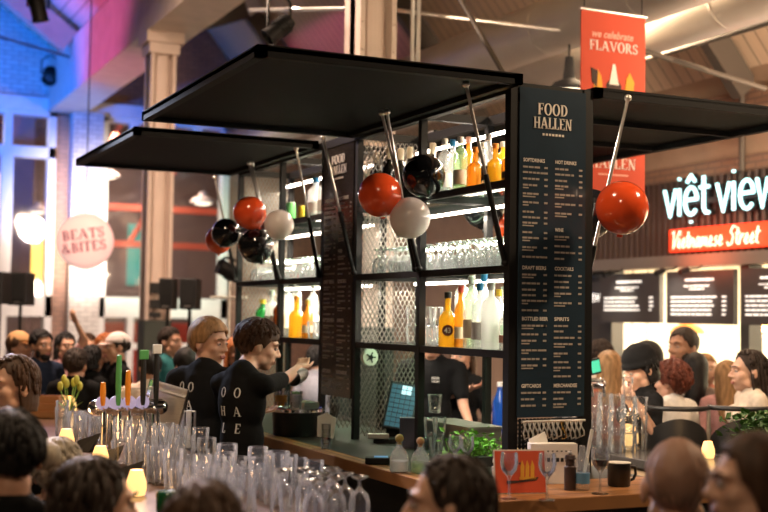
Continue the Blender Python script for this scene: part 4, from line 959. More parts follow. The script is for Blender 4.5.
# ---------------------------------------------------------------- table lamps with glowing shades
GLOW = emit('glowing_shade', (1.0, 0.58, 0.20), 1.15)
def table_lamp(p, h, label, grp):
    root = empty('table_lamp', p, label, 'table lamp', grp)
    MB().lathe([(0, 0), (h*.26, 0), (h*.34, h*.04), (h*.40, h*.30), (h*.38, h*.55), (h*.27, h*.90), (h*.24, h), (h*.20, h), (0, h*.96)], n=20).build('lamp_shade', GLOW, root, smooth=True)
    MB().lathe([(h*.28, 0), (h*.30, h*.03), (0, h*.035)], n=16).build('lamp_base', BLACKM, root, smooth=True)
    light('table_lamp_light', 'POINT', (p[0], p[1], p[2]+h+0.06), 1.2, (1.0, 0.58, 0.25), 0.04)
for px, py, hp, lb_ in ((136, 496, 26, 'nearest glowing table lamp on the left bar'), (100, 468, 22, 'second glowing lamp from the front on the left bar'), (66, 450, 21, 'third glowing lamp on the left bar, beside the bun of hair')):
    p = onZ(px, py, LT); table_lamp(p, hp*depth(p)/FPX, lb_, 'glowing lamps on the left bar')
p = at(69, 407, 8.55); table_lamp((p.x, p.y, LT), 0.13, 'farthest glowing lamp, beside the tulips', 'glowing lamps on the left bar')
for px, py, hp, lb_ in ((630, 437, 21, 'glowing lamp between the stacked glasses and the raised forearm'), (708, 455, 17, 'glowing lamp right of the bald head')):
    p = onX(px, py, 1.66); p.z = RT; table_lamp(p, hp*depth(p)/FPX, lb_, 'glowing lamps on the right bar')
# black folded menu cards standing between the lamps
for px, py, lb_ in ((86, 452, 'black pointed napkin in front of the third lamp'), (108, 466, 'black pointed napkin just behind the second lamp'), (126, 484, 'black pointed napkin behind the nearest lamp')):
    p = onZ(px, py, LT); root = empty('folded_napkin', p, lb_, 'napkin', 'black pointed napkins on the left bar', rotz=-YAW)
    mb = MB(); mb.add([(-.055, 0, 0), (.02, -.03, 0), (.03, .04, 0), (-.05, .02, .055), (.075, .0, .10)], [(0, 1, 2), (0, 3, 4, 1), (3, 2, 4), (0, 2, 3), (1, 4, 2)]); mb.build('cloth', mat('napkin_black', (0.015, 0.013, 0.012), 0.8), root)
# taps on the left bar
tp = empty('beer_tap_tower', (-1.45, 1.50, LT), 'chrome beer tap tower with coloured handles on the left bar', 'beer taps')
MB().cyl((-.17, 0, .22), (.17, 0, .22), .045, n=20).ell((-.17, 0, .22), .045).ell((.17, 0, .22), .045).build('tap_rail', CHROME, tp, smooth=True)
for sx in (-1, 1): MB().lathe([(.06, 0), (.06, .01), (.035, .03), (.032, .22)], (sx*.11, 0, 0), 16).build('pillar', CHROME, tp, smooth=True)
for k, (x, col, hh_, bd) in enumerate(((-.15, 'orange', .12, 0), (-.07, 'green', .26, 0), (-.02, 'orange', .18, 0), (.06, 'black', .24, 1), (.13, 'black', .27, 1))):
    t_ = MB().cyl((x, -.03, .22), (x, -.11, .21), .013, n=10).cyl((x, -.10, .215), (x, -.115, .13), .010, .012, n=10).build('tap', CHROME, tp, smooth=True)
    MB().lathe([(.010, .0), (.014, .02), (.016, hh_*.6), (.013, hh_), (.006, hh_*1.02)], (x, -.06, .235), 12).build('tap_handle', colmat(col), t_, smooth=True)
    if bd: MB().box((x-.024, -.075, .235+hh_), (x+.024, -.055, .235+hh_+.05)).build('tap_badge', colmat('green' if k == 3 else 'white'), t_, bevel=.004)
for k in range(4): MB().lathe([(.0, 0), (.036, 0), (.036, .012), (.0, .014)], n=18, mtx=M.Translation((-.15+k*.07, -.05, .25)) @ M.Rotation(pi/2, 4, 'X')).build('tap_medallion', emit('lit_medallion', (0.6, 0.55, 0.9), 0.18), tp, smooth=True)
# slanted stainless hood and hanging towels
p = onZ(155, 446, LT); so = empty('glass_washer_lid', p, 'slanted stainless lid standing open behind the glasses', 'washer lid', rotz=-YAW-rad(8))
m = M.Translation((0, 0, 0)) @ M.Rotation(rad(14), 4, 'Y')
MB().box((-.11, 0, 0), (.10, .03, .34), m).build('lid_panel', STEEL, so, bevel=.006)
MB().box((-.12, -.015, 0), (-.095, .04, .345), m).build('lid_edge', CHROME, so, bevel=.004)
MB().cyl((-.11, -.02, .30), (.10, -.02, .30), .008, n=8).build('lid_handle', STEEL, so, smooth=True).matrix_local = m
# right side taps
p = onZ(594, 430, RT); tr = empty('beer_tap_tower', (1.52, 1.62, RT), 'chrome beer tap with a small green screen beside the tall menu', 'beer taps')
MB().cyl((-.05, 0, .0), (-.05, 0, .36), .03, n=16).build('pillar', CHROME, tr, smooth=True)
MB().cyl((-.2, 0, .37), (.12, 0, .37), .036, n=18).ell((.12, 0, .37), .038).build('tap_rail', CHROME, tr, smooth=True)
for k in range(3): MB().cyl((-.1+k*.09, -.03, .37), (-.1+k*.09, -.10, .36), .012, n=10).cyl((-.1+k*.09, -.09, .365), (-.1+k*.09, -.1, .29), .010, n=10).build('tap', CHROME, tr, smooth=True)
ts = MB().cbox((0, 0, 0), (.085, .02, .105)).build('tap_badge', BLACK, tr, bevel=.006); ts.location = (.06, -.02, .48); ts.rotation_euler = (0, rad(-12), 0)
MB().cbox((0, -.012, 0), (.065, .004, .075)).build('badge_screen', emit('green_screen', (0.05, 0.45, 0.28), 0.8), ts)
# ---------------------------------------------------------------- small things on the back counter
def on_ct(px, py, z=CT): return onZ(px, py, z)
p = onX(297, 440, -0.22); bn_ = empty('ice_bin', (-0.24, onX(297, 440, -0.24).y, CT), 'black bin with a steel rim that the drinks stand on', 'bin')
bz = 0.165
MB().lathe([(0, 0), (.145, 0), (.150, .01), (.158, bz-.01), (.150, bz-.004), (0, bz-.006)], n=32).build('bin_body', mat('bin_black', (0.012, 0.011, 0.011), 0.3), bn_, smooth=True)
MB().lathe([(.157, bz-.02), (.161, bz-.016), (.161, bz), (.154, bz+.004), (.150, bz)], n=32).build('rim', CHROME, bn_, smooth=True)
MB().box((.02, -.06, bz-.004), (.12, .10, bz+.04)).build('steel_tray', STEEL, bn_, bevel=.004)
binp = bn_.location
def cocktail(loc, h, r, mtl, label, fill, garnish=None):
    root = MB().lathe([(0, .003), (r*.85, 0), (r, h), (r*.95, h), (r*.8, .012), (0, .01)], n=18).build('cocktail_glass', GLASS, loc=loc, smooth=True); tag(root, label, 'cocktail')
    MB().lathe([(0, .012), (r*.79, .013), (r*.93, h*fill), (0, h*fill)], n=18).build('drink', BM_[mtl], root, smooth=True)
    if garnish:
        mb = MB()
        for k in range(7): a = k*.9; mb.ell((r*.5*cos(a), r*.5*sin(a), h*fill+.012), (.016, .011, .006), M.Rotation(a, 3, 'Z') @ M.Rotation(.5, 3, 'X'), 8, 6)
        mb.build('mint_leaf', mat('mint', (0.12, 0.35, 0.06), 0.6), root, smooth=True)
    return root
def bin_spot(px, dy): q = onX(px, 400, binp.x-0.04+dy); return (q.x, q.y, CT+bz+0.001)
cocktail(bin_spot(281, -.05), .105, .046, 'amber', 'amber cocktail in a tumbler on the black bin', .75)
cocktail(bin_spot(296, -.03), .115, .040, 'frost', 'pale cocktail with mint leaves on the black bin', .8, True)
p = on_ct(326, 449); cp = empty('paper_cup_stack', p, 'stack of clear plastic cups with napkins and straws standing in it', 'cups')
for k in range(4): MB().lathe([(.026, k*.03), (.030, k*.03+.05), (.028, k*.03+.05)], n=16).build('cup', GLASS, cp, smooth=True)
MB().prism([(-.05, .07), (.04, .06), (.055, .17), (.0, .20), (-.05, .18)], -.012, .012, face_mtx((0, 0, 0), (cos(YAW), -sin(YAW), 0), (0, 0, 1))).build('napkin', PAPER, cp)
mb = MB()
for k in range(6): mb.cyl((.01+k*.004, 0, .05), (.03+k*.012, .01*k-.03, .24+.01*(k % 2)), .003, n=6)
mb.build('straw', mat('straw_black', (0.03, 0.03, 0.03), .4), cp)
# point of sale screen inside the shelving
scr = empty('till_screen', (0.14, onX(392, 440, 0.14).y, CT), 'tilted touch screen till with rows of blue keys', 'till', rotz=-YAW-rad(6))
sz = depth(scr.location)/FPX
tm = M.Translation((0.03, 0, .09)) @ M.Rotation(rad(9), 4, 'Y') @ M.Rotation(rad(-22), 4, 'X')
hw_, hh_ = 15.5*sz, 25*sz
MB().box((-hw_, 0, -hh_+.13), (hw_, .03, hh_+.13), tm).build('screen_case', BLACK, scr, bevel=.004)
MB().box((-hw_+.008, -.003, -hh_+.138), (hw_-.008, 0.0, hh_+.122), tm).build('screen', emit('till_blue', (0.012, 0.02, 0.03), .15), scr)
mb = MB(); m2 = MB(); r = random.Random(3)
for i in range(5):
    for j in range(9):
        x = -hw_+.014+i*(2*hw_-.028)/5; z = -hh_+.145+j*(2*hh_-.03)/9; w_, h_ = (2*hw_-.028)/5-.004, (2*hh_-.03)/9-.005
        (m2 if (i in (2, 3) and j > 6) else mb).box((x, -.006, z), (x+w_, -.003, z+h_), tm)
mb.build('screen_key', emit('till_key', (0.03, 0.11, 0.18), .3), scr); m2.build('lit_key', emit('till_lit', (0.4, 0.65, 0.75), .9), scr)
MB().box((-.10, -.09, 0), (.10, .10, .03)).build('foot', BLACK, scr, bevel=.006); MB().box((-.04, .05, .03), (.04, .085, .11)).build('stand', BLACK, scr)
MB().box((-.13, -.13, .03), (-.01, -.085, .06)).build('receipt_printer', STEEL, scr, bevel=.004)
p = (0.10, onX(413, 440, 0.10).y, CT)
bx = empty('carton', p, 'dark violet carton standing beside the till screen', 'box', rotz=-YAW)
MB().box((-.075, 0, 0), (.075, .10, .17)).build('carton_body', mat('violet_card', (0.045, 0.035, 0.065), .6), bx, bevel=.003); MB().box((-.076, -.002, .165), (.076, .05, .172)).build('flap', mat('violet_card_light', (0.10, 0.08, 0.13), .6), bx)
p = (0.30, onX(455, 430, 0.30).y, CT); tr_ = empty('steel_sink_box', p, 'low brushed steel container behind the herbs', 'container')
MB().box((-.10, -.34, 0), (.10, .20, .15)).build('container_body', STEEL, tr_, bevel=.004); MB().box((-.11, -.35, .145), (.11, .21, .158)).build('rim', STEEL, tr_)
p = on_ct(378, 464); ct = empty('card_terminal', p, 'black card payment terminal on the oak worktop', 'terminal', rotz=-YAW)
MB().rbox((-.065, -.04, 0), (.065, .045, .035), .02).build('terminal_body', BLACK, ct, bevel=.006); MB().box((-.02, -.025, .035), (.05, .03, .038)).build('terminal_screen', emit('terminal_blue', (.1, .25, .45), .5), ct)
for k, (px, py, n) in enumerate(((399, 472, 38), (420, 473, 36))):
    p = on_ct(px, py); k_ = depth(p)/FPX; h = n*k_
    root = MB().lathe([(0, 0), (.040, 0), (.046, .008), (.046, h*.36), (.036, h*.52), (.016, h*.66), (.013, h*.76), (.015, h*.78)], n=18).build('decanter', BM_['clear'], loc=p, smooth=True)
    tag(root, ('squat clear decanter with a ball cork, left of the pair', 'greenish decanter with a ball cork, right of the pair')[k], 'bottle', 'ball corked decanters')
    MB().ell((0, 0, h*.88), h*.115).cyl((0, 0, h*.72), (0, 0, h*.82), .011, n=10).build('cork_ball', mat('cork_green' if k == 0 else 'cork_ball', (.42, .33, .10) if k == 0 else (.48, .28, .14), .7), root, smooth=True)
    MB().lathe([(0, .004), (.043, .006), (.043, h*.3), (0, h*.3)], n=18).build('liquor', BM_['frost'] if k == 0 else BM_['green'], root, smooth=True)
# herbs in a tray
p = on_ct(468, 462); hb = empty('herb_tray', (p.x-.05, p.y-.12, CT), 'bright green herbs bunched in a dark tray behind the decanters', 'herbs')
MB().box((-.15, -.09, 0), (.15, .09, .05)).build('tray', BLACKM, hb, bevel=.004)
mb = MB(); r = random.Random(9)
for k in range(230):
    c = V((r.gauss(0, .07), r.gauss(0, .045), .05+abs(r.gauss(0, .05)))); q = Euler((r.uniform(-1, 1), r.uniform(-1, 1), r.uniform(0, 6))).to_matrix()
    mb.add([c+q @ V(v) for v in ((0, -.018, 0), (.012, 0, .004), (0, .022, 0), (-.012, 0, .004))], [(0, 1, 2, 3)])
tag(mb.build('herb_leaves', mat('herb_green', (0.20, 0.50, 0.06), .55), hb), kind='stuff')
mb = MB()
for k in range(24): x, y = r.gauss(0, .06), r.gauss(0, .035); mb.cyl((x, y, .03), (x*1.3, y*1.2, .12), .003, n=5)
mb.build('stem', mat('herb_stem', (.16, .30, .06), .6), hb)
for k, (px, py, z) in enumerate(((430, 464, 0), (438, 462, 0), (446, 464, 0), (432, 464, .107), (441, 463, .107), (436, 458, .214))):
    p = on_ct(px, py); put_glass('tumbler', (p.x+.12, p.y+.25, CT+z), 'clear tumbler in the stack between decanters and herbs', 'stacked tumblers by the herbs', .95)
for px, py in ((455, 470), (467, 472)):
    p = on_ct(px, py); put_glass('wine_glass', p, ('left' if px < 460 else 'right')+' stemmed glass in front of the green herbs', 'stemmed glasses before the herbs', .85)
# end of the counter
p = on_ct(502, 489); cu = empty('ceramic_cup', p, 'white tapered pot filled with crumpled napkins', 'cup')
MB().lathe([(0, 0), (.032, 0), (.036, .01), (.046, .095), (.043, .095), (.03, .012), (0, .01)], n=20).build('cup_body', mat('cup_cream', (.62, .58, .52), .5), cu, smooth=True)
mb = MB()
for k in range(14):
    v, f = unit_sphere(8, 6); c = V((random.gauss(0, .012), random.gauss(0, .012), .10+random.uniform(0, .02))); mb.add([c+V(q)*.020*(1+.5*noise.noise(V(q)*3+c*90)) for q in v], f)
mb.build('napkin', PAPER, cu)
p = on_ct(521, 494); cw = 27*depth(p)/FPX; ch = 44*depth(p)/FPX
cr = empty('sign_card', p, 'orange table card with a yellow fruit picture', 'card', rotz=-YAW+rad(10)); tl = M.Rotation(rad(-10), 4, 'X')
MB().box((-cw, 0, 0), (cw, .004, ch), tl).build('card', mat('card_white', (.75, .68, .6), .6), cr)
fm = tl @ face_mtx((0, -.001, 0), (1, 0, 0), (0, 0, 1))
MB().prism(rect(-cw+.005, .005, cw-.005, ch-.006), 0, .001, fm).build('orange_print', mat('card_orange', (.62, .085, .03), .6), cr)
m2 = MB()
for x in (0.0, .022, .044): m2.prism([(x, ch*.38), (x+.016, ch*.38), (x+.019, ch*.62), (x+.010, ch*.76), (x+.002, ch*.62)], 0, .002, fm)
m2.prism(rect(-.005, ch*.32, .068, ch*.38), 0, .002, fm); m2.build('fruit_print', YELP, cr)
m2 = MB().prism([(-.06, ch*.22), (.07, ch*.30), (.08, ch*.38), (.0, ch*.30), (-.06, ch*.30)], 0, .002, fm); m2.build('shape_print', mat('print_dark', (0.05, 0.025, 0.02), .7), cr)
mb = MB().cyl((0, .06, 0), (0, .02, ch*.7), .004, n=6); mb.build('easel_leg', BLACKM, cr)
p = on_ct(553, 484); pb = empty('napkin_box', p, 'pale printed box with a white sheet sticking up behind the orange card', 'box', rotz=-YAW+rad(6)); k_ = depth(p)/FPX
MB().box((-23*k_, 0, 0), (25*k_, .07, 40*k_)).build('box_body', PAPER, pb, bevel=.002)
fm = face_mtx((0, -.001, 0), (1, 0, 0), (0, 0, 1)); mb = MB()
for i in range(9): mb.prism(rect((-20+i*4.6)*k_, 22*k_, (-17+i*4.6)*k_, 26*k_), 0, .001, fm); mb.prism(rect((-20+i*4.6)*k_, 32*k_, (-18.2+i*4.6)*k_, 33.2*k_), 0, .001, fm)
mb.build('box_print', BLACKM, pb)
MB().sheet([(-22*k_, .05, 35*k_), (-3*k_, .06, 35*k_), (-2*k_, .07, 42*k_), (-5*k_, .07, 51*k_), (-22*k_, .06, 43*k_)], (0, 1, 0), .003).build('loose_sheet', PAPER, pb)
for k, (px, py, lb_) in enumerate(((509, 499, 'stemmed glass before the left half of the orange card'), (547, 500, 'stemmed glass before the right edge of the orange card'))):
    put_glass('wine_glass', on_ct(px, py), lb_, 'stemmed glasses at the counter end', .95)
p = on_ct(600, 494); wg = put_glass('wine_glass', p, 'stemmed glass of red wine beside the black mug', None, 1.0)
MB().lathe([(0, .104), (.028, .122), (.036, .145), (0, .146)], n=16).build('red_wine', mat('red_wine', (.06, .004, .008), .1), wg, smooth=True)
p = on_ct(582, 490); wb = MB().lathe([(0, 0), (.030, 0), (.033, .006), (.033, .11), (.028, .13), (.013, .165), (.012, .19), (.014, .192)], n=18).build('water_bottle', BM_['clear'], loc=p, smooth=True); tag(wb, 'small water bottle with a blue label and a white straw', 'bottle')
MB().lathe([(.0335, .03), (.0335, .075)], n=18).build('label', mat('label_blue', (.10, .25, .42), .5), wb, smooth=True); MB().cyl((.0, 0, .02), (.05, .0, .26), .0075, n=8).build('straw', PAPER, wb, smooth=True)
p = on_ct(570, 490); pm = MB().lathe([(0, 0), (.026, 0), (.027, .10), (.02, .105), (.02, .13), (.026, .135), (.022, .15), (0, .155)], n=16).build('pepper_mill', mat('mill_brown', (.05, .03, .025), .35), loc=p, smooth=True); tag(pm, 'dark pepper mill left of the water bottle', 'mill')
MB().ell((0, 0, .16), .008).build('knob', STEEL, pm, smooth=True)
p = on_ct(619, 486); mg = MB().lathe([(0, 0), (.046, 0), (.050, .006), (.053, .105), (.049, .105), (.046, .012), (0, .01)], n=24).build('mug', mat('mug_black', (.012, .011, .011), .3), loc=p, smooth=True); tag(mg, 'black mug with a pale rim at the end of the oak counter', 'mug')
MB().lathe([(.0525, .101), (.0535, .106), (.049, .106)], n=24).build('rim', PAPER, mg, smooth=True)
MB().tube([(.05, 0, .085), (.085, 0, .08), (.09, 0, .05), (.078, 0, .028), (.05, 0, .02)], .007).build('handle', MATS['mug_black'], mg, smooth=True)
# red box and bottles seen past the shelving on the far side
p = onX(500, 430, 1.33); o = MB().lathe([(0, 0), (.05, 0), (.055, .01), (.055, .2), (.03, .26), (.02, .3), (.022, .32)], n=18).build('bottle', BM_['blue'], loc=(p.x, p.y, RT), smooth=True); tag(o, 'deep blue bottle seen behind the near post of the shelving', 'bottle')
MB().lathe([(.024, .31), (.024, .34), (0, .345)], n=14).build('cap', colmat('silver'), o, smooth=True)
# far end of the left bar: crate, tulips
p = at(46, 384, 8.3); cb = empty('wooden_crate', (max(p.x, -1.95), p.y, LT), 'small wooden crate at the far end of the left bar', 'crate', rotz=-YAW)
for zz in (.01, .06, .11): 
    mb = MB(); mb.box((-.11, -.08, zz), (.11, -.07, zz+.04)); mb.box((-.11, .07, zz), (.11, .08, zz+.04)); mb.box((-.11, -.07, zz), (-.10, .07, zz+.04)); mb.box((.10, -.07, zz), (.11, .07, zz+.04)); mb.build('slat', WOOD2, cb)
MB().box((-.10, -.07, 0), (.10, .07, .012)).build('bottom', WOOD2, cb)
p = at(78, 396, 7.6); vs = empty('tulip_vase', (p.x-.05, min(p.y, 3.8), LT), 'glass vase of yellow green tulips on the left bar', 'vase')
MB().lathe([(0, 0), (.035, 0), (.045, .05), (.03, .11), (.036, .14), (.033, .14), (0, .02)], n=18).build('vase', GLASS, vs, smooth=True)
for k in range(6):
    a = k*1.05; tip = V((.06*cos(a), .05*sin(a), .24+.02*(k % 3)))
    s_ = MB().tube([(0, 0, .03), (.02*cos(a), .02*sin(a), .14), tip], .004, 6).build('stem', mat('tulip_stem', (.2, .36, .06), .6), vs)
    MB().ell(tip+V((0, 0, .02)), (.018, .018, .03), None, 10, 8).build('blossom', mat('tulip_yellow', (.55, .52, .08), .6), s_, smooth=True)
    MB().add([(0, 0, .08), (.05*cos(a+.5), .05*sin(a+.5), .15), (.09*cos(a+.5), .09*sin(a+.5), .17), (.05*cos(a+.8), .05*sin(a+.8), .14)], [(0, 1, 2, 3)]).build('leaf', MATS['tulip_stem'], vs)
# green bottle among the glasses at the near left
p = onZ(168, 520, LT); gb = MB().lathe([(0, 0), (.038, 0), (.042, .01), (.044, .09), (.038, .10), (0, .095)], n=18).build('votive_cup', mat('votive_green', (.01, .09, .03), .15), loc=(p.x, p.y, LT), smooth=True); tag(gb, 'dark green cup among the glasses at the bottom of the left bar', 'cup')
# bar towels hanging beside the bartender
p = at(182, 424, 6.75); tw = empty('bar_towel_rail', (p.x, p.y, 1.0), 'three pale folded towels hanging on a rail behind the stainless lid', 'towels', rotz=-YAW)
MB().cyl((-.07, 0, .26), (.07, 0, .26), .006, n=8).build('rail', STEEL, tw)
for sx in (-.07, .07): MB().cyl((sx, 0, -1.0), (sx, 0, .26), .006, n=8).build('post', STEEL, tw)
for k in range(3): MB().box((-.055+k*.038, -.012, .06), (-.025+k*.038, .012, .268)).build('towel', PAPER, tw, bevel=.006)
# bar chairs on the aisle side of the right bar
def bar_chair(loc, rz, label, dz):
    root = empty('bar_chair', loc, label, 'chair', 'black bar chairs at the right bar', rotz=rz)
    CH = mat('chair_black', (.012, .011, .011), .45)
    MB().lathe([(0, .70+dz), (.19, .70+dz), (.20, .72+dz), (.19, .745+dz), (0, .75+dz)], n=24).build('seat', CH, root, smooth=True)
    mb = MB(); n = 12; pts = []
    for k in range(n+1):
        a = rad(200+140*k/n); pts.append((.21*cos(a), .21*sin(a)))
    v = []; f = []
    for k, (x, y) in enumerate(pts):
        t = abs(k/n*2-1); top = .98-.13*t**2
        for rr in (1.0, .88):
            for z in (.76, top): v.append((x*rr, y*rr, z+dz))
    for k in range(n):
        a, b = k*4, k*4+4; f += [(a, b, b+1, a+1), (a+2, a+3, b+3, b+2), (a+1, b+1, b+3, a+3), (a, a+2, b+2, b)]
    f += [(0, 1, 3, 2), (n*4, n*4+2, n*4+3, n*4+1)]
    mb.add(v, f); mb.build('backrest', CH, root, smooth=True)
    MB().tube([(x*1.02, y*1.02, 1.04+dz) for x, y in pts], .016, 10).build('top_rail', CH, root, smooth=True)
    mb = MB()
    for k in (0, 12): mb.tube([(pts[k][0], pts[k][1], .72+dz), (pts[k][0]*1.02, pts[k][1]*1.02, 1.04+dz)], .011, 8)
    mb.build('back_post', STEEL, root, smooth=True)
    for k in range(4):
        a = rad(45+90*k); MB().tube([(.14*cos(a), .14*sin(a), .71+dz), (.22*cos(a), .22*sin(a), .0)], .014, 8).build('leg', CH, root, smooth=True)
    mb = MB(); mb.tube([(.2*cos(rad(a)), .2*sin(rad(a)), .28) for a in range(0, 360, 30)], .010, 8, closed=True); mb.build('foot_ring', CHROME, root, smooth=True)
for px, lb_ in ((673, 'black rounded bar chair above the bald head'), (738, 'black rounded bar chair beside the leafy plant')):
    p = at(px, 405, 7.6); bar_chair((p.x, p.y, 0), -YAW, lb_, p.z-1.05)
# leafy plant at the right edge
p = at(765, 425, 5.6); pl = empty('potted_plant', (p.x, p.y, 0), 'bushy green plant in a tall dark planter at the right edge', 'plant'); hz = p.z
MB().lathe([(0, 0), (.13, 0), (.16, hz-.15), (.14, hz-.15), (.12, .05), (0, .04)], n=20).build('planter', BLACKM, pl, smooth=True)
mb = MB(); r = random.Random(4)
for k in range(420):
    c = V((r.gauss(0, .075), r.gauss(0, .075), hz-.08+r.uniform(0, .14))); q = Euler((r.uniform(-1, 1), r.uniform(-1, 1), r.uniform(0, 6))).to_matrix()
    mb.add([c+q @ V(v) for v in ((0, -.022, 0), (.013, 0, .004), (0, .026, 0), (-.013, 0, .004))], [(0, 1, 2, 3)])
tag(mb.build('leaves', mat('plant_green', (.05, .14, .02), .6), pl), kind='stuff')
# ---------------------------------------------------------------- people
SKIN = {'fair': (.62, .36, .25), 'light': (.55, .30, .20), 'tan': (.40, .21, .13), 'brown': (.16, .075, .045)}
HAIRC = {'black': (.012, .010, .010), 'dark': (.028, .017, .012), 'brown': (.055, .026, .013), 'auburn': (.12, .030, .015), 'light': (.26, .14, .06), 'blond': (.40, .24, .10), 'red': (.40, .13, .04), 'grey': (.30, .26, .20)}
EYEW = mat('eye_white', (.50, .47, .44), .25); IRIS = mat('iris_brown', (.04, .02, .01), .15)
def skin_mat(k): return mat('skin_'+k, SKIN[k], .5, 0, .07, 14, sss=.12)
def hair_mat(k): return mat('hair_'+k, HAIRC[k], .6, 0, .45, 40, .35, spec=.3, stretch=(1, 1, .25))
def cloth(name, col, rough=.9): return mat('cloth_'+name, col, rough, 0, .10, 30, .25, spec=.15)
CLOTH = {'black': (.007, .007, .0075), 'navy': (.02, .03, .06), 'white': (.70, .66, .62), 'grey': (.28, .28, .33), 'pink': (.50, .27, .27), 'olive': (.10, .10, .06), 'blue': (.10, .16, .22), 'teal': (.03, .14, .15), 'jeans': (.05, .06, .09), 'rust': (.25, .08, .05), 'pattern': (.30, .24, .20), 'cream': (.62, .52, .42)}
HC = V((0, .012, .03)); HR = V((.079, .100, .090))
def hair_shell(style, vol, L, hl_front, seed, nmax=64):
    r = random.Random(seed); az_n = nmax; tn = 22; vs = []; fs = []
    off = V((r.uniform(0, 50), r.uniform(0, 50), r.uniform(0, 50)))
    curly = style == 'curly'
    def el_end(a, az=0.0):
        pts = ((0, hl_front), (40, hl_front-4), (58, 6), (70, -20), (84, -16), (96, -16), (112, -46), (180, -60))
        for (a0, e0), (a1, e1) in zip(pts, pts[1:]):
            if a <= a1: return e0+(e1-e0)*(a-a0)/(a1-a0)
        return -60
    for i in range(az_n):
        az = 2*pi*i/az_n; ang = abs((math.degrees(az)+180) % 360-180)
        dx, dy = sin(az), -cos(az); prev_r = None
        long_ = L > 0 and ang > 74
        for t in range(tn):
            s = t/(tn-1)
            n1 = noise.noise(V((dx*4.5, dy*4.5, 0))+off)*.5+noise.noise(V((dx*13, dy*13, s*1.2))+off)*(.5 if L == 0 else .2)
            n2 = noise.noise(V((dx*6, dy*6, s*9))+off)
            if long_:
                tot = s*(1.35+L/.10)
                if tot < 1.35:
                    el = 90-tot/1.35*84; z_off = 0
                else: el = 6; z_off = (tot-1.35)*.10
            else:
                el = 90-(90-el_end(ang)-13*noise.noise(V((dx*7, dy*7, 3))+off))*s; z_off = 0
            e = rad(el); k = vol*(1+(.06 if L == 0 else .022)*n1+(.10*n2+.05*noise.noise(V((dx*15, dy*15, s*16))+off) if curly else (.03 if L == 0 else .006)*n2))
            k *= 1-.05*(s if not long_ else 0)
            p = V((HR.x*k*cos(e)*dx, HR.y*k*cos(e)*dy, HR.z*k*sin(e)))
            if z_off:
                u = min(1, z_off/.25); sc = 1-.10*u+.025*n1*u
                p.x *= sc; p.y = p.y*sc+.02*u; p.z -= z_off
                if L < .2: p.x *= 1+.05*u; 
                if s > .93: p.x *= .93; p.y *= .95
            vs.append(p+HC)
    for i in range(az_n):
        for t in range(tn-1):
            a = i*tn+t; b = ((i+1) % az_n)*tn+t; fs.append((a, b, b+1, a+1))
    if style != 'stubble':
        lk = MB(); cnt = 420 if L == 0 else 170
        for q in range(cnt):
            i = r.randrange(az_n); t0 = r.randrange(0, tn-9); P = []
            st_ = 1 if style != 'curly' else 1; sw = r.uniform(-1.6, 1.6)*(1 if L == 0 else .4); ln = r.randrange(5, 9)
            for t in range(t0, t0+ln, 2):
                u = (t-t0)/ln; p = vs[((i+int(round(sw*u))) % az_n)*tn+min(t, tn-1)]
                d = (p-HC); d.z *= .4; d = d.normalized()
                lift = (.001+(.006 if L == 0 else .0025)*u*r.random()) if style != 'curly' else .012*sin(u*9+q)
                P.append(p+d*lift+V((r.uniform(-1, 1), r.uniform(-1, 1), r.uniform(-1, 1)))*.0015)
            w_ = r.uniform(.0016, .0036)*(1.6 if style == 'curly' else 1)
            lk.tube(P, [w_*(.7+.5*sin(pi*k/len(P)))*(1 if k < len(P)-1 else .25) for k in range(len(P))], 5)
        o_ = len(vs); vs = vs+[V(v) for v in lk.v]; fs = fs+[tuple(o_+a for a in f) for f in lk.f]
    return vs, fs
def remesh(o, vox, it=3, fac=.5):
    m = o.modifiers.new('skin', 'REMESH'); m.mode = 'VOXEL'; m.voxel_size = vox; m.use_smooth_shade = True
    if it: s = o.modifiers.new('smooth', 'SMOOTH'); s.iterations = it; s.factor = fac
    return o
NPEOPLE = 0
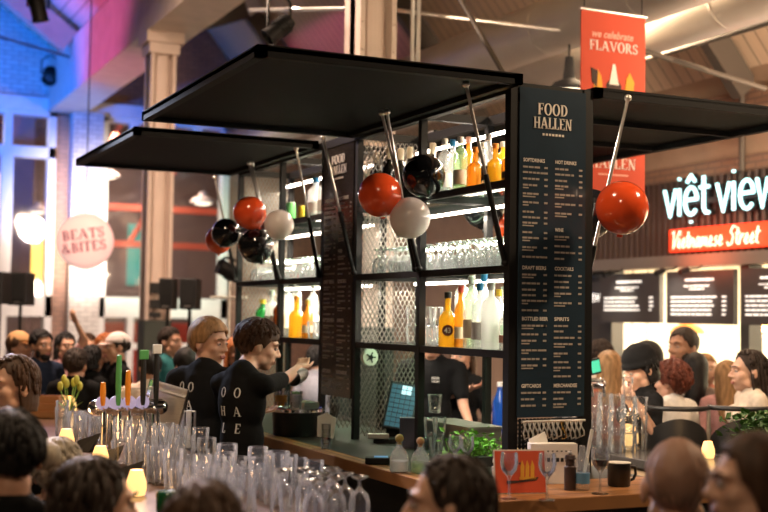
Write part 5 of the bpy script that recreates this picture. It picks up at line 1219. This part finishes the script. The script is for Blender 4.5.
def person(label, head, face=0, body=None, pose='stand', skin='light', hair='dark', style='short', L=0.0, vol=1.07, fringe=30, top='black', sleeve='short', bottom='jeans', arms=None, nod=0, roll=0, vox=.011, hat=None, beard=False, woman=False, eyes=True, lean=0, seat_label=None, group=None, hs=1.07, wide=None, slim=None):
    """head: world point of the top of the head; face/body: 0 towards the camera, 90 to the picture's right, 180 away"""
    global NPEOPLE; NPEOPLE += 1
    body = face if body is None else body
    yaw = -YAW+rad(body); head = V(head)
    sc = max(.92, min(1.06, head.z/1.75)) if pose == 'stand' else (.94 if woman else 1.0)
    H = 1.75 if pose == 'stand' else head.z/sc
    base = V((head.x, head.y, head.z-H*sc if pose == 'stand' else 0)) + M.Rotation(yaw, 3, 'Z') @ V((0, lean, 0))
    if pose == 'stand' and abs(base.z) < .30: base.z = 0; sc = head.z/1.75
    root = empty('person', base, label, 'person', group, rotz=yaw); root.scale = (sc, sc, sc)
    inv = (M.Translation(base) @ M.Rotation(yaw, 4, 'Z') @ M.Scale(sc, 4)).inverted()
    top_z = head.z/sc if pose != 'stand' else H + (0 if True else 0)
    if pose == 'stand': top_z = (head.z-base.z)/sc
    hm = M.Translation((0, -lean, top_z-.120*hs)) @ M.Rotation(rad(face-body), 4, 'Z') @ M.Rotation(rad(nod), 4, 'X') @ M.Rotation(rad(roll), 4, 'Y') @ M.Scale(hs, 4)
    sm = skin_mat(skin); Hh = lambda p: hm @ V(p); hr3 = hm.to_3x3()
    wsh = wide or (.165 if woman else .19); zs = top_z-.300; bulk = slim or (.90 if woman else 1.0)
    b = MB()
    E = lambda c, r, u=16, v=12: b.ell(Hh(c), r, hr3, u, v)
    C = lambda a, c, ra, rb=None: b.cap(Hh(a), Hh(c), ra, rb)
    E((0, .012, .030), (.077, .097, .088), 24, 16); E((0, -.030, -.030), (.061, .064, .080)); E((0, -.052, -.088), (.034, .032, .026))
    for sx in (-1, 1):
        E((sx*.040, -.055, -.022), (.026, .028, .026)); E((sx*.050, -.015, -.065), (.018, .035, .026)); E((sx*.079, .010, -.010), (.010, .020, .031)); C((sx*.012, -.088, .028), (sx*.046, -.074, .026), .013, .010)
        E((sx*.012, -.101, -.031), (.009, .011, .008))
    C((0, -.091, .012), (0, -.112, -.026), .009, .0125); C((-.018, -.090, -.060), (.018, -.090, -.060), .0085); C((-.013, -.089, -.069), (.013, -.089, -.069), .009)
    nb = V((0, .012, zs+.03)); b.cap(Hh((0, .020, -.075)), nb, .046 if woman else .055, .055 if woman else .066)
    # torso
    def torso(q, inf):
        q.ell((0, .02, zs-.13), (.155*bulk+inf, .108*bulk+inf, .19+inf)); q.cap((-wsh+.045, .02, zs-.03), (wsh-.045, .02, zs-.03), .060*bulk+inf)
        q.cap((0, .022, zs+.025), (0, .022, zs-.1), .066+inf, .10+inf); q.cap((-.05, .025, zs+.012), (.05, .025, zs+.012), .048+inf)
        q.ell((0, .015, zs-.33), (.135*bulk+inf, .098+inf, .18+inf)); q.ell((0, .02, zs-.47), (.162*bulk+inf, .110+inf, .13+inf))
        if woman: 
            for sx in (-1, 1): q.ell((sx*.07, -.075, zs-.15), (.062+inf, .05+inf, .062+inf))
    torso(b, 0)
    hip_z = zs-.50
    legs = []
    for sx in (-1, 1):
        hip = V((sx*.085, .02, hip_z))
        if pose == 'stand': knee = V((sx*.095, 0, hip_z*.53)); ank = V((sx*.10, .03, .085))
        else: knee = V((sx*.11, -.42, hip_z+.02)); ank = V((sx*.11, -.36, max(.10, hip_z-.42)))
        legs.append((hip, knee, ank)); b.cap(hip, knee, .080, .056); b.cap(knee, ank, .054, .038); b.cap(ank, ank+V((0, -.13, -.045)), .038, .03)
    # arms
    al = []
    for sx, key in ((-1, 'R'), (1, 'L')):
        sh_ = V((sx*wsh, .02, zs-.035))
        if arms and key in arms:
            el_, ha = [inv @ V(p) for p in arms[key]]
        elif pose == 'stand': el_ = V((sx*(wsh+.045), .04, zs-.32)); ha = V((sx*(wsh+.03), -.10, zs-.55))
        else: el_ = V((sx*(wsh+.05), -.10, zs-.28)); ha = V((sx*.10, -.30, zs-.33))
        d = (el_-sh_); el_ = sh_+d.normalized()*min(max(d.length, .25), .33)
        d = (ha-el_); wr = el_+d.normalized()*min(max(d.length-.07, .18), .27)
        al.append((sx, sh_, el_, wr)); b.cap(sh_, el_, .046*bulk, .038*bulk); b.cap(el_, wr, .038*bulk, .026)
        d = (wr-el_).normalized(); x, y, _ = frame(d); side = x if abs(x.z) < abs(y.z) else y
        nrm = d.cross(side).normalized()
        R3 = M((side, nrm, d)).transposed()
        b.ell(wr+d*.055, (.040, .016, .052), R3)
        for k, (o_, l_) in enumerate(((-.030, .070), (-.010, .082), (.011, .077), (.031, .060))):
            p0 = wr+d*.09+side*o_; p1 = p0+d*l_*.5+nrm*.006; p2 = p1+d*l_*.35+nrm*.024
            b.cap(p0, p1, .0095, .0088, 8); b.cap(p1, p2, .0088, .0072, 8)
        p0 = wr+d*.03-side*.03; p1 = p0+d*.03-side*.03+nrm*.01; p2 = p1+d*.03-side*.008+nrm*.012
        b.cap(p0, p1, .012, .010, 8); b.cap(p1, p2, .010, .008, 8)
    body_o = remesh(b.build('body', sm, root), vox, 2)
    # eyes and brows
    if eyes:
        for sx in (-1, 1):
            e = MB().ell(Hh((sx*.031, -.0825, .004)), .0105, None, 12, 8).build('eye', EYEW, root, smooth=True)
            MB().ell(Hh((sx*.031, -.0905, .004)), .0050, None, 10, 6).build('iris', IRIS, e, smooth=True)
            MB().cap(Hh((sx*.031-.013, -.0835, .010)), Hh((sx*.031+.013, -.0835, .010)), .0042).build('eyelid', sm, root, smooth=True)
            MB().tube([Hh((sx*.014, -.100, .026)), Hh((sx*.032, -.098, .033)), Hh((sx*.050, -.082, .027))], [.004, .0045, .002], 8).build('eyebrow', hair_mat(hair), root, smooth=True)
        MB().cap(Hh((-.019, -.0945, -.060)), Hh((.019, -.0945, -.060)), .0055).cap(Hh((-.013, -.0945, -.068)), Hh((.013, -.0945, -.068)), .006).build('lips', mat('lips', (.36, .12, .10) if skin != 'brown' else (.14, .055, .045), .4), root, smooth=True)
    # hair
    hmx = hair_mat(hair)
    if style not in ('bald', 'none'):
        vs, fs = hair_shell(style, vol, L, fringe, NPEOPLE)
        ho = MB().add([hm @ v for v in vs], fs).build('hair', hmx, root, smooth='all')
        s_ = ho.modifiers.new('thick', 'SOLIDIFY'); s_.thickness = .012; s_.offset = -1
        if style == 'bun':
            v, f = unit_sphere(16, 12); bm_ = MB(); bm_.add([hm @ (V((q[0]*.052, q[1]*.046, q[2]*.05))*(1+.12*noise.noise(V(q)*4))+V((0, .10, .075))) for q in v], f); bm_.build('hair_bun', hmx, root, smooth='all')
        if style == 'ponytail': MB().tube([hm @ V(q) for q in ((0, .10, .06), (0, .155, .03), (0, .165, -.06), (0, .14, -.16))], [.025, .036, .03, .01], 12).build('ponytail', hmx, root, smooth=True)
    elif style == 'bald':
        vs, fs = hair_shell('stubble', 1.012, 0, 62, NPEOPLE)
        keep = MB().add([hm @ v for v in vs], fs)
        ho = keep.build('stubble', mat('stubble', tuple(c*.55+.01 for c in SKIN[skin]), .6), root, smooth='all')
    if beard: MB().ell(Hh((0, -.062, -.085)), (.042, .036, .036), hr3).ell(Hh((-.048, -.03, -.062)), (.02, .034, .036), hr3).ell(Hh((.048, -.03, -.062)), (.02, .034, .036), hr3).build('beard', hmx, root, smooth=True)
    if hat == 'cap' or (isinstance(hat, tuple) and hat[0] == 'cap'):
        col = hat[1]; m_ = mat('cap_'+col[0], col[1], .8)
        n = 28; prof = [(1.13*cos(rad(e)), sin(rad(e))*1.12) for e in (4, 15, 30, 45, 60, 75, 89)]
        mb = MB(); mb.lathe([(p_, z) for p_, z in prof], n=n, mtx=M.Identity(4)); mb.v = [tuple(hm @ (V((v[0]*HR.x, v[1]*HR.y, v[2]*HR.z))+HC+V((0, 0, .012)))) for v in mb.v]
        ho = mb.build('cap', m_, root, smooth='all')
        sgn = -1 if not (isinstance(hat, tuple) and len(hat) > 2) else 1
        pts = [(-.070, -.05), (-.066, -.10), (-.045, -.155), (0, -.172), (.045, -.155), (.066, -.10), (.070, -.05)]
        MB().prism(pts, .0, .006, hm @ M.Translation((0, 0, .045)) @ M.Rotation(rad(8), 4, 'X') @ M.Scale(1, 4)).build('cap_brim', m_, ho)
    elif isinstance(hat, tuple) and hat[0] == 'beanie':
        mb = MB(); prof = [(1.14, -.05), (1.17, .1), (1.16, .25), (1.10, .3), (1.12, .5), (1.02, .85), (.78, 1.2), (.4, 1.42), (.02, 1.48)]
        mb.lathe(prof, n=36); mb.v = [tuple(hm @ (V((v[0]*HR.x, v[1]*HR.y, v[2]*HR.z))+HC)) for v in mb.v]
        mb.build('beanie', cloth('beanie', (.012, .012, .013)), root, smooth='all')
    # clothes
    cm = cloth(top, CLOTH[top]) if isinstance(top, str) else top
    sb_ = MB(); torso(sb_, .010)
    for sx, sh_, el_, wr in al:
        end = sh_.lerp(el_, .72) if sleeve == 'short' else el_
        if sleeve != 'none': sb_.cap(sh_, end, .058*bulk, .054*bulk)
        if sleeve == 'long': sb_.cap(el_, el_.lerp(wr, .94), .052*bulk, .040)
    shirt = remesh(sb_.build('top' if sleeve == 'none' else 'shirt', cm, root), max(vox, .012), 3)
    tb_ = MB(); tb_.ell((0, .02, zs-.50), (.172*bulk, .120, .12))
    for hip, knee, ank in legs: tb_.cap(hip, knee, .090, .068); tb_.cap(knee, ank+V((0, 0, .02)), .066, .055)
    remesh(tb_.build('trousers', cloth(bottom, CLOTH[bottom]), root), .016, 3)
    for hip, knee, ank in legs:
        MB().ell(ank+V((0, -.06, -.045)), (.05, .13, .042), None, 14, 8).build('shoe', BLACKM, root, smooth=True)
    if pose == 'sit':
        st = empty('bar_stool', (root.location.x, root.location.y, 0), 'bar stool of the '+' '.join(label.split()[:10]), 'stool', rotz=yaw); zt = (hip_z-.105)*sc
        MB().lathe([(0, zt-.05), (.17, zt-.05), (.185, zt-.03), (.18, zt), (0, zt+.004)], n=24).build('seat', BLACKM, st, smooth=True)
        for k in range(4): a = rad(45+90*k); MB().tube([(.13*cos(a), .13*sin(a), zt-.04), (.2*cos(a), .2*sin(a), 0.0)], .014, 8).build('leg', BLACK, st, smooth=True)
    return root, shirt, body_o, inv
def back_letters(root, shirt, rows, h=.062):
    """print on the back of the shirt, laid onto its surface"""
    dg = bpy.context.evaluated_depsgraph_get(); dg.update(); me = shirt.evaluated_get(dg).to_mesh()
    tree = BVHTree.FromPolygons([v.co.copy() for v in me.vertices], [tuple(p.vertices) for p in me.polygons])
    mb = MB()
    for z, items in rows:
        for ch, x in items:
            m2 = MB(); serif(m2, ch, h, face_mtx((x, 0.5, z), (-1, 0, 0), (0, 0, 1)), 0, -h/2, 0.0, sx=.9)
            vs = []
            for v in m2.v:
                hit = tree.ray_cast(V((v[0], .6, v[2])), V((0, -1, 0)))
                vs.append(V((v[0], (hit[0].y if hit[0] else .12)+.004, v[2])))
            mb.add(vs, m2.f)
    mb.build('shirt_print', mat('print_white', (.72, .70, .67), .7), shirt)
    shirt.evaluated_get(dg).to_mesh_clear()

def top_at(px, py, Z): return at(px, py, Z)
# bartenders
B2 = top_at(259, 322, 6.75)
r2, s2, b2_, inv2 = person('bartender in black tee, back turned, arm raised over the bin', B2, face=104, body=146, wide=.165, pose='stand', skin='fair', hair='brown', style='short', vol=1.17, fringe=14, top='black', bottom='jeans', vox=.008, lean=.11, hs=1.10, slim=.90,
    arms={'R': (at(287, 378, 6.86), at(301, 366, 7.16)), 'L': (at(224, 398, 6.9), at(240, 432, 6.95))}, nod=12)
zc = 1.75-.300
back_letters(r2, s2, [(zc-.075, [('O', .045), ('O', -.05)]), (zc-.175, [('H', .045), ('A', -.05)]), (zc-.265, [('L', .045), ('E', -.05)])], .05)
B1 = top_at(210, 320, 7.05)
r1, s1, b1_, inv1 = person('blond bartender in black tee looking over his shoulder', B1, face=62, body=160, pose='stand', skin='fair', hair='light', style='short', vol=1.12, fringe=26, top='black', bottom='jeans', vox=.008, lean=.02, hs=1.08,
    arms={'R': (at(226, 400, 7.0), at(246, 412, 7.1))}, nod=6)
back_letters(r1, s1, [(zc-.075, [('O', .10), ('O', .03)]), (zc-.175, [('H', .10), ('A', .04)]), (zc-.265, [('L', .10), ('E', .04)])], .05)
sk = MB().lathe([(.030, 0), (.042, .05), (.045, .16), (.043, .16), (.040, .05), (.028, .005)], n=18, mtx=M.Rotation(rad(100), 4, 'X')).build('cocktail_shaker', STEEL, smooth=True)
sk.location = at(304, 373, 7.12); sk.rotation_euler = (0, rad(20), rad(-40)); tag(sk, 'steel shaker in the raised hand of the nearer bartender', 'shaker')
C1r = person('bartender in black tee seen under the lower shelf', top_at(432, 320, 8.6), face=-8, hs=1.12, pose='stand', skin='light', hair='dark', style='short', top='black', bottom='jeans', arms={'L': (at(463, 405, 8.5), at(471, 428, 8.35))})
mb = MB(); zt_ = C1r[0]; 
sans(mb, 'FOOD', .016, face_mtx((.02, -.165, zc-.10), (1, 0, 0), (0, 0, 1)), 0, 0, .0, width=.05); sans(mb, 'HALLEN', .012, face_mtx((.02, -.165, zc-.12), (1, 0, 0), (0, 0, 1)), 0, 0, .0, width=.05)
mb.build('shirt_print', MATS['print_white'], C1r[1])
person('long haired bar worker behind the shelving, arm bent', top_at(462, 340, 8.95), face=-30, skin='light', hair='brown', style='long', L=.28, woman=True, top='black', arms={'R': (at(450, 392, 8.85), at(472, 388, 8.7))})
# customers in the foreground
person('woman with dark brown hair in profile at the bottom centre', top_at(449, 458, 3.1), face=-95, body=-140, pose='sit', skin='fair', hair='dark', style='long', L=.20, woman=True, top='navy', vox=.008, vol=1.06, fringe=36)
person('bald man seen from behind at the bottom right', top_at(677, 438, 3.5), face=172, pose='sit', hs=1.17, skin='light', hair='grey', style='bald', top='navy', vox=.007, eyes=False)
person('brown haired woman in profile at the right bottom corner', top_at(752, 437, 2.7), face=-92, body=-120, pose='sit', hs=.93, skin='fair', hair='brown', style='long', L=.10, woman=True, top='black', vox=.007, vol=1.05, fringe=38)
person('dark haired man with short hair at the left edge, back turned', top_at(10, 413, 3.5), face=-142, body=-150, pose='sit', skin='light', hair='black', style='short', vol=1.06, top='black', vox=.008, eyes=False)
person('dark haired woman at the bottom left turned to the lamps', top_at(96, 459, 3.45), face=128, body=140, pose='sit', hs=1.2, skin='fair', hair='dark', style='long', L=.22, woman=True, top='black', vox=.008, vol=1.05, fringe=33)
person('woman with a brown bob in profile at the left edge', top_at(12, 357, 4.9), face=-40, pose='stand', skin='fair', hair='brown', style='bob', L=.14, woman=True, top='black', vox=.008, vol=1.06, fringe=34)
person('person with ash blond hair between the dark haired man and the lamps', top_at(60, 440, 4.3), face=170, pose='sit', skin='fair', hair='grey', style='bun', woman=True, top='black', eyes=False, vol=1.04)
person('brown haired head rising from the bottom edge among the glasses', top_at(205, 486, 2.75), face=178, pose='sit', skin='fair', hair='brown', style='short', top='black', eyes=False, vol=1.08)
# customers on the right
person('woman in a black beanie drinking, hands at her mouth', top_at(640, 350, 7.75), face=-68, pose='stand', skin='fair', hair='black', style='long', L=.12, woman=True, top='black', sleeve='short', hat=('beanie',), nod=16, hs=1.16,
    arms={'L': (at(655, 428, 7.5), at(634, 397, 7.5)), 'R': (at(640, 425, 7.75), at(628, 398, 7.6))})
cg = put_glass('highball', at(628, 400, 7.5), 'small glass held to her mouth by the woman in the beanie', None, .9)
person('person in a black peaked cap behind the beanie woman', top_at(646, 343, 8.9), face=-82, skin='light', hair='black', style='long', L=.16, top='black', sleeve='long', hat=('cap', ('black', (.012, .012, .012))))
person('auburn short haired person in a white top, back turned', top_at(671, 365, 8.3), face=-128, body=-150, skin='light', hair='auburn', style='curly', vol=1.36, hs=1.18, fringe=30, top='white', sleeve='long')
person('standing man with cropped hair looking left in the stall light', top_at(683, 328, 9.6), face=-55, body=-70, skin='tan', hair='dark', style='short', vol=1.02, hs=1.25, top='black', sleeve='long', beard=True)
person('woman with long black hair and patterned top, back turned', top_at(696, 354, 8.9), face=160, skin='light', hair='black', style='long', L=.30, woman=True, top='pattern', sleeve='long', eyes=False)
person('girl with light brown hair by the standing man', top_at(706, 355, 9.6), face=30, skin='fair', hair='light', style='long', L=.26, woman=True, top='rust', sleeve='long')
person('person with long wavy light brown hair beside the profile woman', top_at(727, 362, 8.6), face=165, skin='light', hair='light', style='long', L=.36, woman=True, top='pink', sleeve='long', eyes=False)
person('long brown haired woman in a cream top in profile on the right', top_at(748, 351, 7.9), face=-84, skin='fair', hair='dark', style='long', L=.24, woman=True, top='cream', sleeve='long', vox=.009, fringe=36, hs=1.2)
person('dark curly haired woman next to the tall menu', top_at(600, 343, 9.4), face=-165, skin='light', hair='dark', style='curly', vol=1.22, top='cream', sleeve='long', woman=True, eyes=False)
person('woman with straight light brown hair by the green tap screen', top_at(609, 352, 8.6), face=176, skin='light', hair='light', style='long', L=.30, woman=True, top='rust', sleeve='long', eyes=False)
# customers on the left
person('man in a tan baseball cap turned to the right', top_at(20, 333, 10.2), face=72, skin='light', hair='brown', style='short', top='grey', hat=('cap', ('tan', (.50, .28, .12))))
person('dark haired bearded man in a navy shirt beside the tan cap', top_at(42, 331, 10.0), face=48, skin='tan', hair='black', style='short', vol=1.1, top='navy', beard=True)
person('smiling woman with long black hair in a pink top', top_at(66, 333, 10.6), face=40, skin='fair', hair='black', style='long', L=.28, woman=True, top='pink')
person('person raising one arm above the crowd', top_at(88, 334, 11.0), face=20, skin='fair', hair='brown', style='long', L=.2, woman=True, top='pink', arms={'R': (at(85, 338, 10.9), at(75, 320, 10.8))})
person('dark haired person in black with the back turned, behind the tulips', top_at(76, 350, 9.4), face=175, skin='light', hair='dark', style='short', vol=1.14, hs=1.16, top='black', sleeve='long', eyes=False)
person('person with sleek black hair just left of the white cap', top_at(93, 346, 9.9), face=150, skin='light', hair='black', style='bob', L=.12, woman=True, top='black', sleeve='long', eyes=False)
person('woman with reddish blond hair behind the white cap', top_at(106, 334, 10.2), face=15, skin='fair', hair='red', style='long', L=.26, woman=True, top='black')
person('man in a white baseball cap and black shirt', top_at(117, 334, 9.9), face=-62, skin='light', hair='dark', style='short', top='black', hs=1.0, hat=('cap', ('white', (.72, .62, .60))))
STRIPE = planks('striped_shirt', (.66, .55, .47), 'z', .085, 1, .8, False)
person('man in a striped white shirt, back turned, right of the taps', top_at(150, 352, 8.9), face=-150, body=-165, skin='tan', hair='black', style='short', vol=1.02, top=STRIPE, sleeve='short', eyes=False)
person('dark haired man in teal standing behind the slim column', top_at(171, 328, 10.6), face=60, skin='light', hair='dark', style='short', top='teal', sleeve='long')
person('dark haired person in grey behind the first bartender', top_at(186, 350, 9.0), face=-140, skin='light', hair='black', style='short', vol=1.15, top='grey', eyes=False)
person('reddish haired person between the two bartenders', top_at(237, 338, 9.6), face=30, skin='light', hair='red', style='long', L=.2, woman=True, top='black')
person('dark haired man in a pale grey shirt behind the black bin', top_at(319, 345, 10.2), face=150, skin='light', hair='black', style='short', vol=1.06, top='grey', sleeve='long', eyes=False, hs=1.2)
